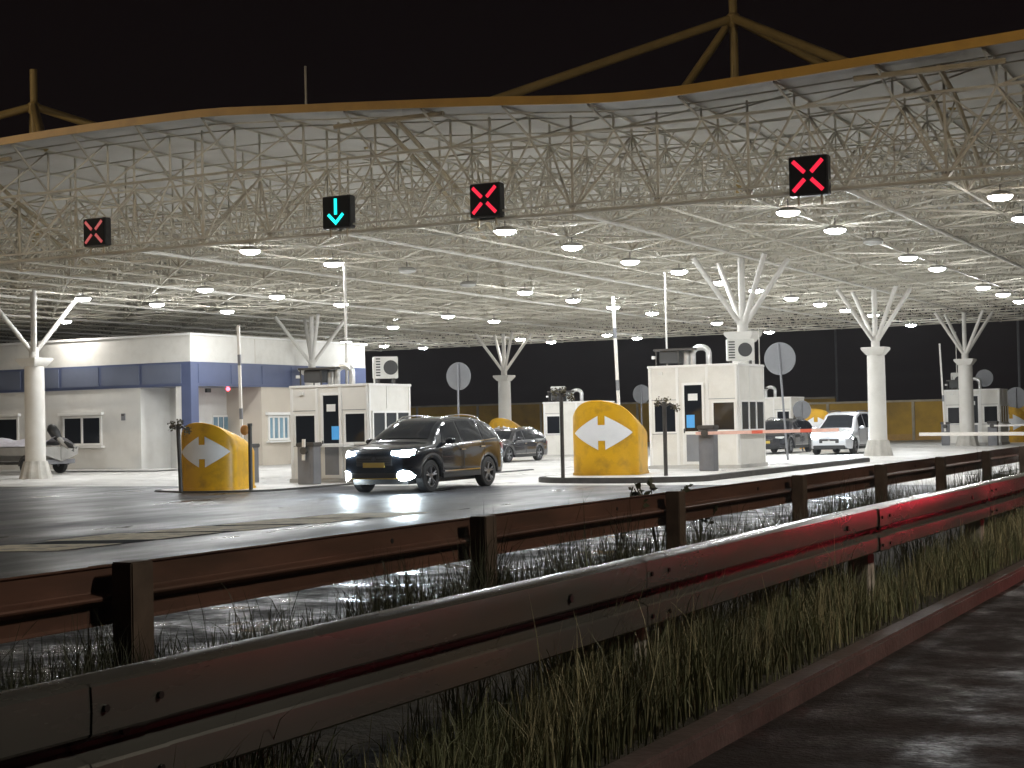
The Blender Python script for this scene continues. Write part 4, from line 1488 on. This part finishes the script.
def pick_y(rd, a=1.5, b=48):
    u = rd.random()
    return a * (b / a) ** (u ** .85)


blades('verge_grass', 'tall olive grass growing under the galvanised guard rail', 42000,
       lambda rd: ((lambda y, x: (x, y, -.02, max(.06, rd.gauss(.36, .13)) * (1.0 if x < -3.25 else .62), rd.uniform(.002, .0055)))(pick_y(rd), -3.0 + rd.triangular(-.85, .12, -.1))), M['grass'], 1)
blades('verge_straw', 'pale dry straw mixed into the grass under the guard rail', 14000,
       lambda rd: (-3.0 + rd.triangular(-.8, .1, -.1), pick_y(rd), -.02, max(.08, rd.gauss(.27, .12)), rd.uniform(.0015, .0035)), M['straw'], 2)
blades('reed_grass', 'dark reeds and stalks on the wet strip behind the galvanised rail', 27000,
       lambda rd: ((lambda y, x: (x, y, -.03, abs(rd.gauss(.26, .13)) + .06, rd.uniform(.002, .005)))(pick_y(rd, 2, 60), -6.15 + abs(rd.gauss(0, .55)) - rd.random() * .4)), M['weed'], 3)
blades('bank_grass', 'dark short grass on the bank below the rusty guard rail', 5000,
       lambda rd: (-6.45 + rd.gauss(0, .16), pick_y(rd, 2, 60), -.02, abs(rd.gauss(.2, .1)) + .04, rd.uniform(.003, .006)), M['weed'], 4)


def weed(label, loc, h, seed, m='weed'):
    rd = random.Random(seed)
    t = thing('weed', label, 'plant', loc, 0, 'weeds by the rails and kerb')
    s, l = MB(), MB()
    for _ in range(7):
        a = rd.uniform(0, 2 * PI)
        ln = rd.uniform(.1, .35) * h
        hh = h * rd.uniform(.6, 1)
        e = Vector((math.cos(a) * ln, math.sin(a) * ln, hh))
        pts = [Vector((0, 0, 0)), Vector((e.x * .3, e.y * .3, hh * .5)), e]
        s.pipe(pts, .006, 5)
        for k in range(9):
            f = rd.uniform(.35, 1)
            c = pts[1] * (1 - f) * 2 * .5 + e * f
            u = Vector((rd.uniform(-1, 1), rd.uniform(-1, 1), rd.uniform(-.3, .8))).normalized() * rd.uniform(.04, .09) * (h / .6) ** .5
            v = u.orthogonal().normalized() * u.length * .35
            l.add([c, c + u * .5 + v, c + u, c + u * .5 - v], [(0, 1, 2, 3)])
    s.build('stem', M[m], t)
    l.build('leaves', M[m], t, smooth=0)
    return t


p = aty(662, 480, 14.8)
weed('bushy dark weed beside the rusty guard rail, before the slim post near the booth', (-6.5, 14.9, 0), .86, 1)
weed('dark weed with thin leaves beside the rusty rail, next to the bushy weed', (-6.45, 15.9, 0), .92, 5)
weed('low dark weed at the rusty rail below the largest booth', (-6.4, 17.0, 0), .8, 9)
p = atz(640, 742, -.12)
weed('low grassy weed in the gutter of the wet road, under the grass verge', (p.x - .1, p.y, -.12), .16, 13, 'grass')
p = atz(712, 712, -.1)
weed('little weed on the kerb edge, lowest beside the wet road', (p.x - .22, p.y, -.1), .14, 17, 'grass')

# ------------------------------------------------------------------ street lamps and the car ahead (outside the picture, they light it)
def street_lamp(label, loc, h, rz):
    t = thing('street_lamp', label, 'street lamp', loc, rz)
    MB().tube((0, 0, -.2), (0, 0, h), .11, 12, .06).build('shaft', M['galv'], t)
    MB().pipe([(0, 0, h), (.3, 0, h + .35), (1.6, 0, h + .5)], .045, 8).build('arm', M['galv'], t)
    MB().box((1.5, -.16, h + .42), (2.2, .16, h + .6)).build('lantern', M['grey_metal'], t, bevel=.03)
    MB().box((1.58, -.13, h + .385), (2.12, .13, h + .418)).build('lens', M['sodium'], t)
    return t


def flood_mast(label, loc, h, aims):
    t = thing('floodlight_mast', label, 'floodlight mast', loc, 0)
    MB().tube((0, 0, -.2), (0, 0, h + .3), .16, 12, .09).build('shaft', M['galv'], t)
    MB().tube((-.9, 0, h), (.9, 0, h), .05, 8).build('crossbar', M['galv'], t)
    for k, (yaw, pit) in enumerate(aims):
        x = -.7 + 1.4 * k / max(1, len(aims) - 1)
        hd = MB().box((-.3, 0, -.2), (.3, .2, .2)).build('floodlight', M['grey_metal'], t, loc=(x, 0, h + .3), bevel=.02)
        hd.rotation_euler = (-math.radians(pit), 0, math.radians(yaw))
        MB().box((-.27, .199, -.17), (.27, .212, .17)).build('lens', M['street' if pit > 35 else 'flood'], hd, smooth=0)
    return t


flood_mast('tall floodlight mast on the far side of the wet road', (9.0, 11.0, -.12), 12.0, ((28, 20), (106, 40)))
flood_mast('tall floodlight mast on the open plaza beside the wet road', (-47, 11.0, 0), 12.0, ((-25, 16), (-38, 20)))
HB = dict(MPV)
HB.update(spots=0, paint='car_dark', tail='tail', lamps=[('headlight', (.5, .83, .62, .76, .05), 'lamp_off')])
car('dark car farther ahead on the wet road with glowing red tail lamps', (.7, 26.5, -.12), PI / 2, HB)
HN = dict(HB)
HN.update(tail='tail_near', paint='car_silver')
car('silver car directly ahead on the wet road with red tail lamps', (1.0, 12.2, -.12), PI / 2, HN)

# thin haze volume added round camera and scene to lift the blacks
hm = bpy.data.materials.new('added haze')
hm.use_nodes = True
nt = hm.node_tree
for n in list(nt.nodes):
    if n.type != 'OUTPUT_MATERIAL':
        nt.nodes.remove(n)
pv = nt.nodes.new('ShaderNodeVolumePrincipled')
pv.inputs['Color'].default_value = (.95, .95, .97, 1)
pv.inputs['Density'].default_value = 0.0003
pv.inputs['Anisotropy'].default_value = .5
nt.links.new(pv.outputs['Volume'], nt.nodes['Material Output'].inputs['Volume'])
hz = MB().box((-440, -110, -1.5), (320, 640, 17.5)).build('haze', hm, kind='stuff', smooth=0)
hz['label'] = 'thin added haze around the canopy that lifts the blacks'
hz['category'] = 'haze'

# ------------------------------------------------------------------ render settings
S.view_settings.view_transform = 'Standard'
S.view_settings.look = 'None'
S.view_settings.gamma = 1
S.view_settings.exposure = 0
S.cycles.use_denoising = True
try:
    S.cycles.denoiser = 'OPENIMAGEDENOISE'
except Exception:
    pass
S.cycles.use_adaptive_sampling = False
S.cycles.max_bounces = 8
S.cycles.diffuse_bounces = 4
S.cycles.glossy_bounces = 4
S.cycles.transmission_bounces = 2
S.cycles.sample_clamp_indirect = 6
S.cycles.sample_clamp_direct = 0
S.cycles.caustics_reflective = False
S.cycles.caustics_refractive = False
S.cycles.use_light_tree = True
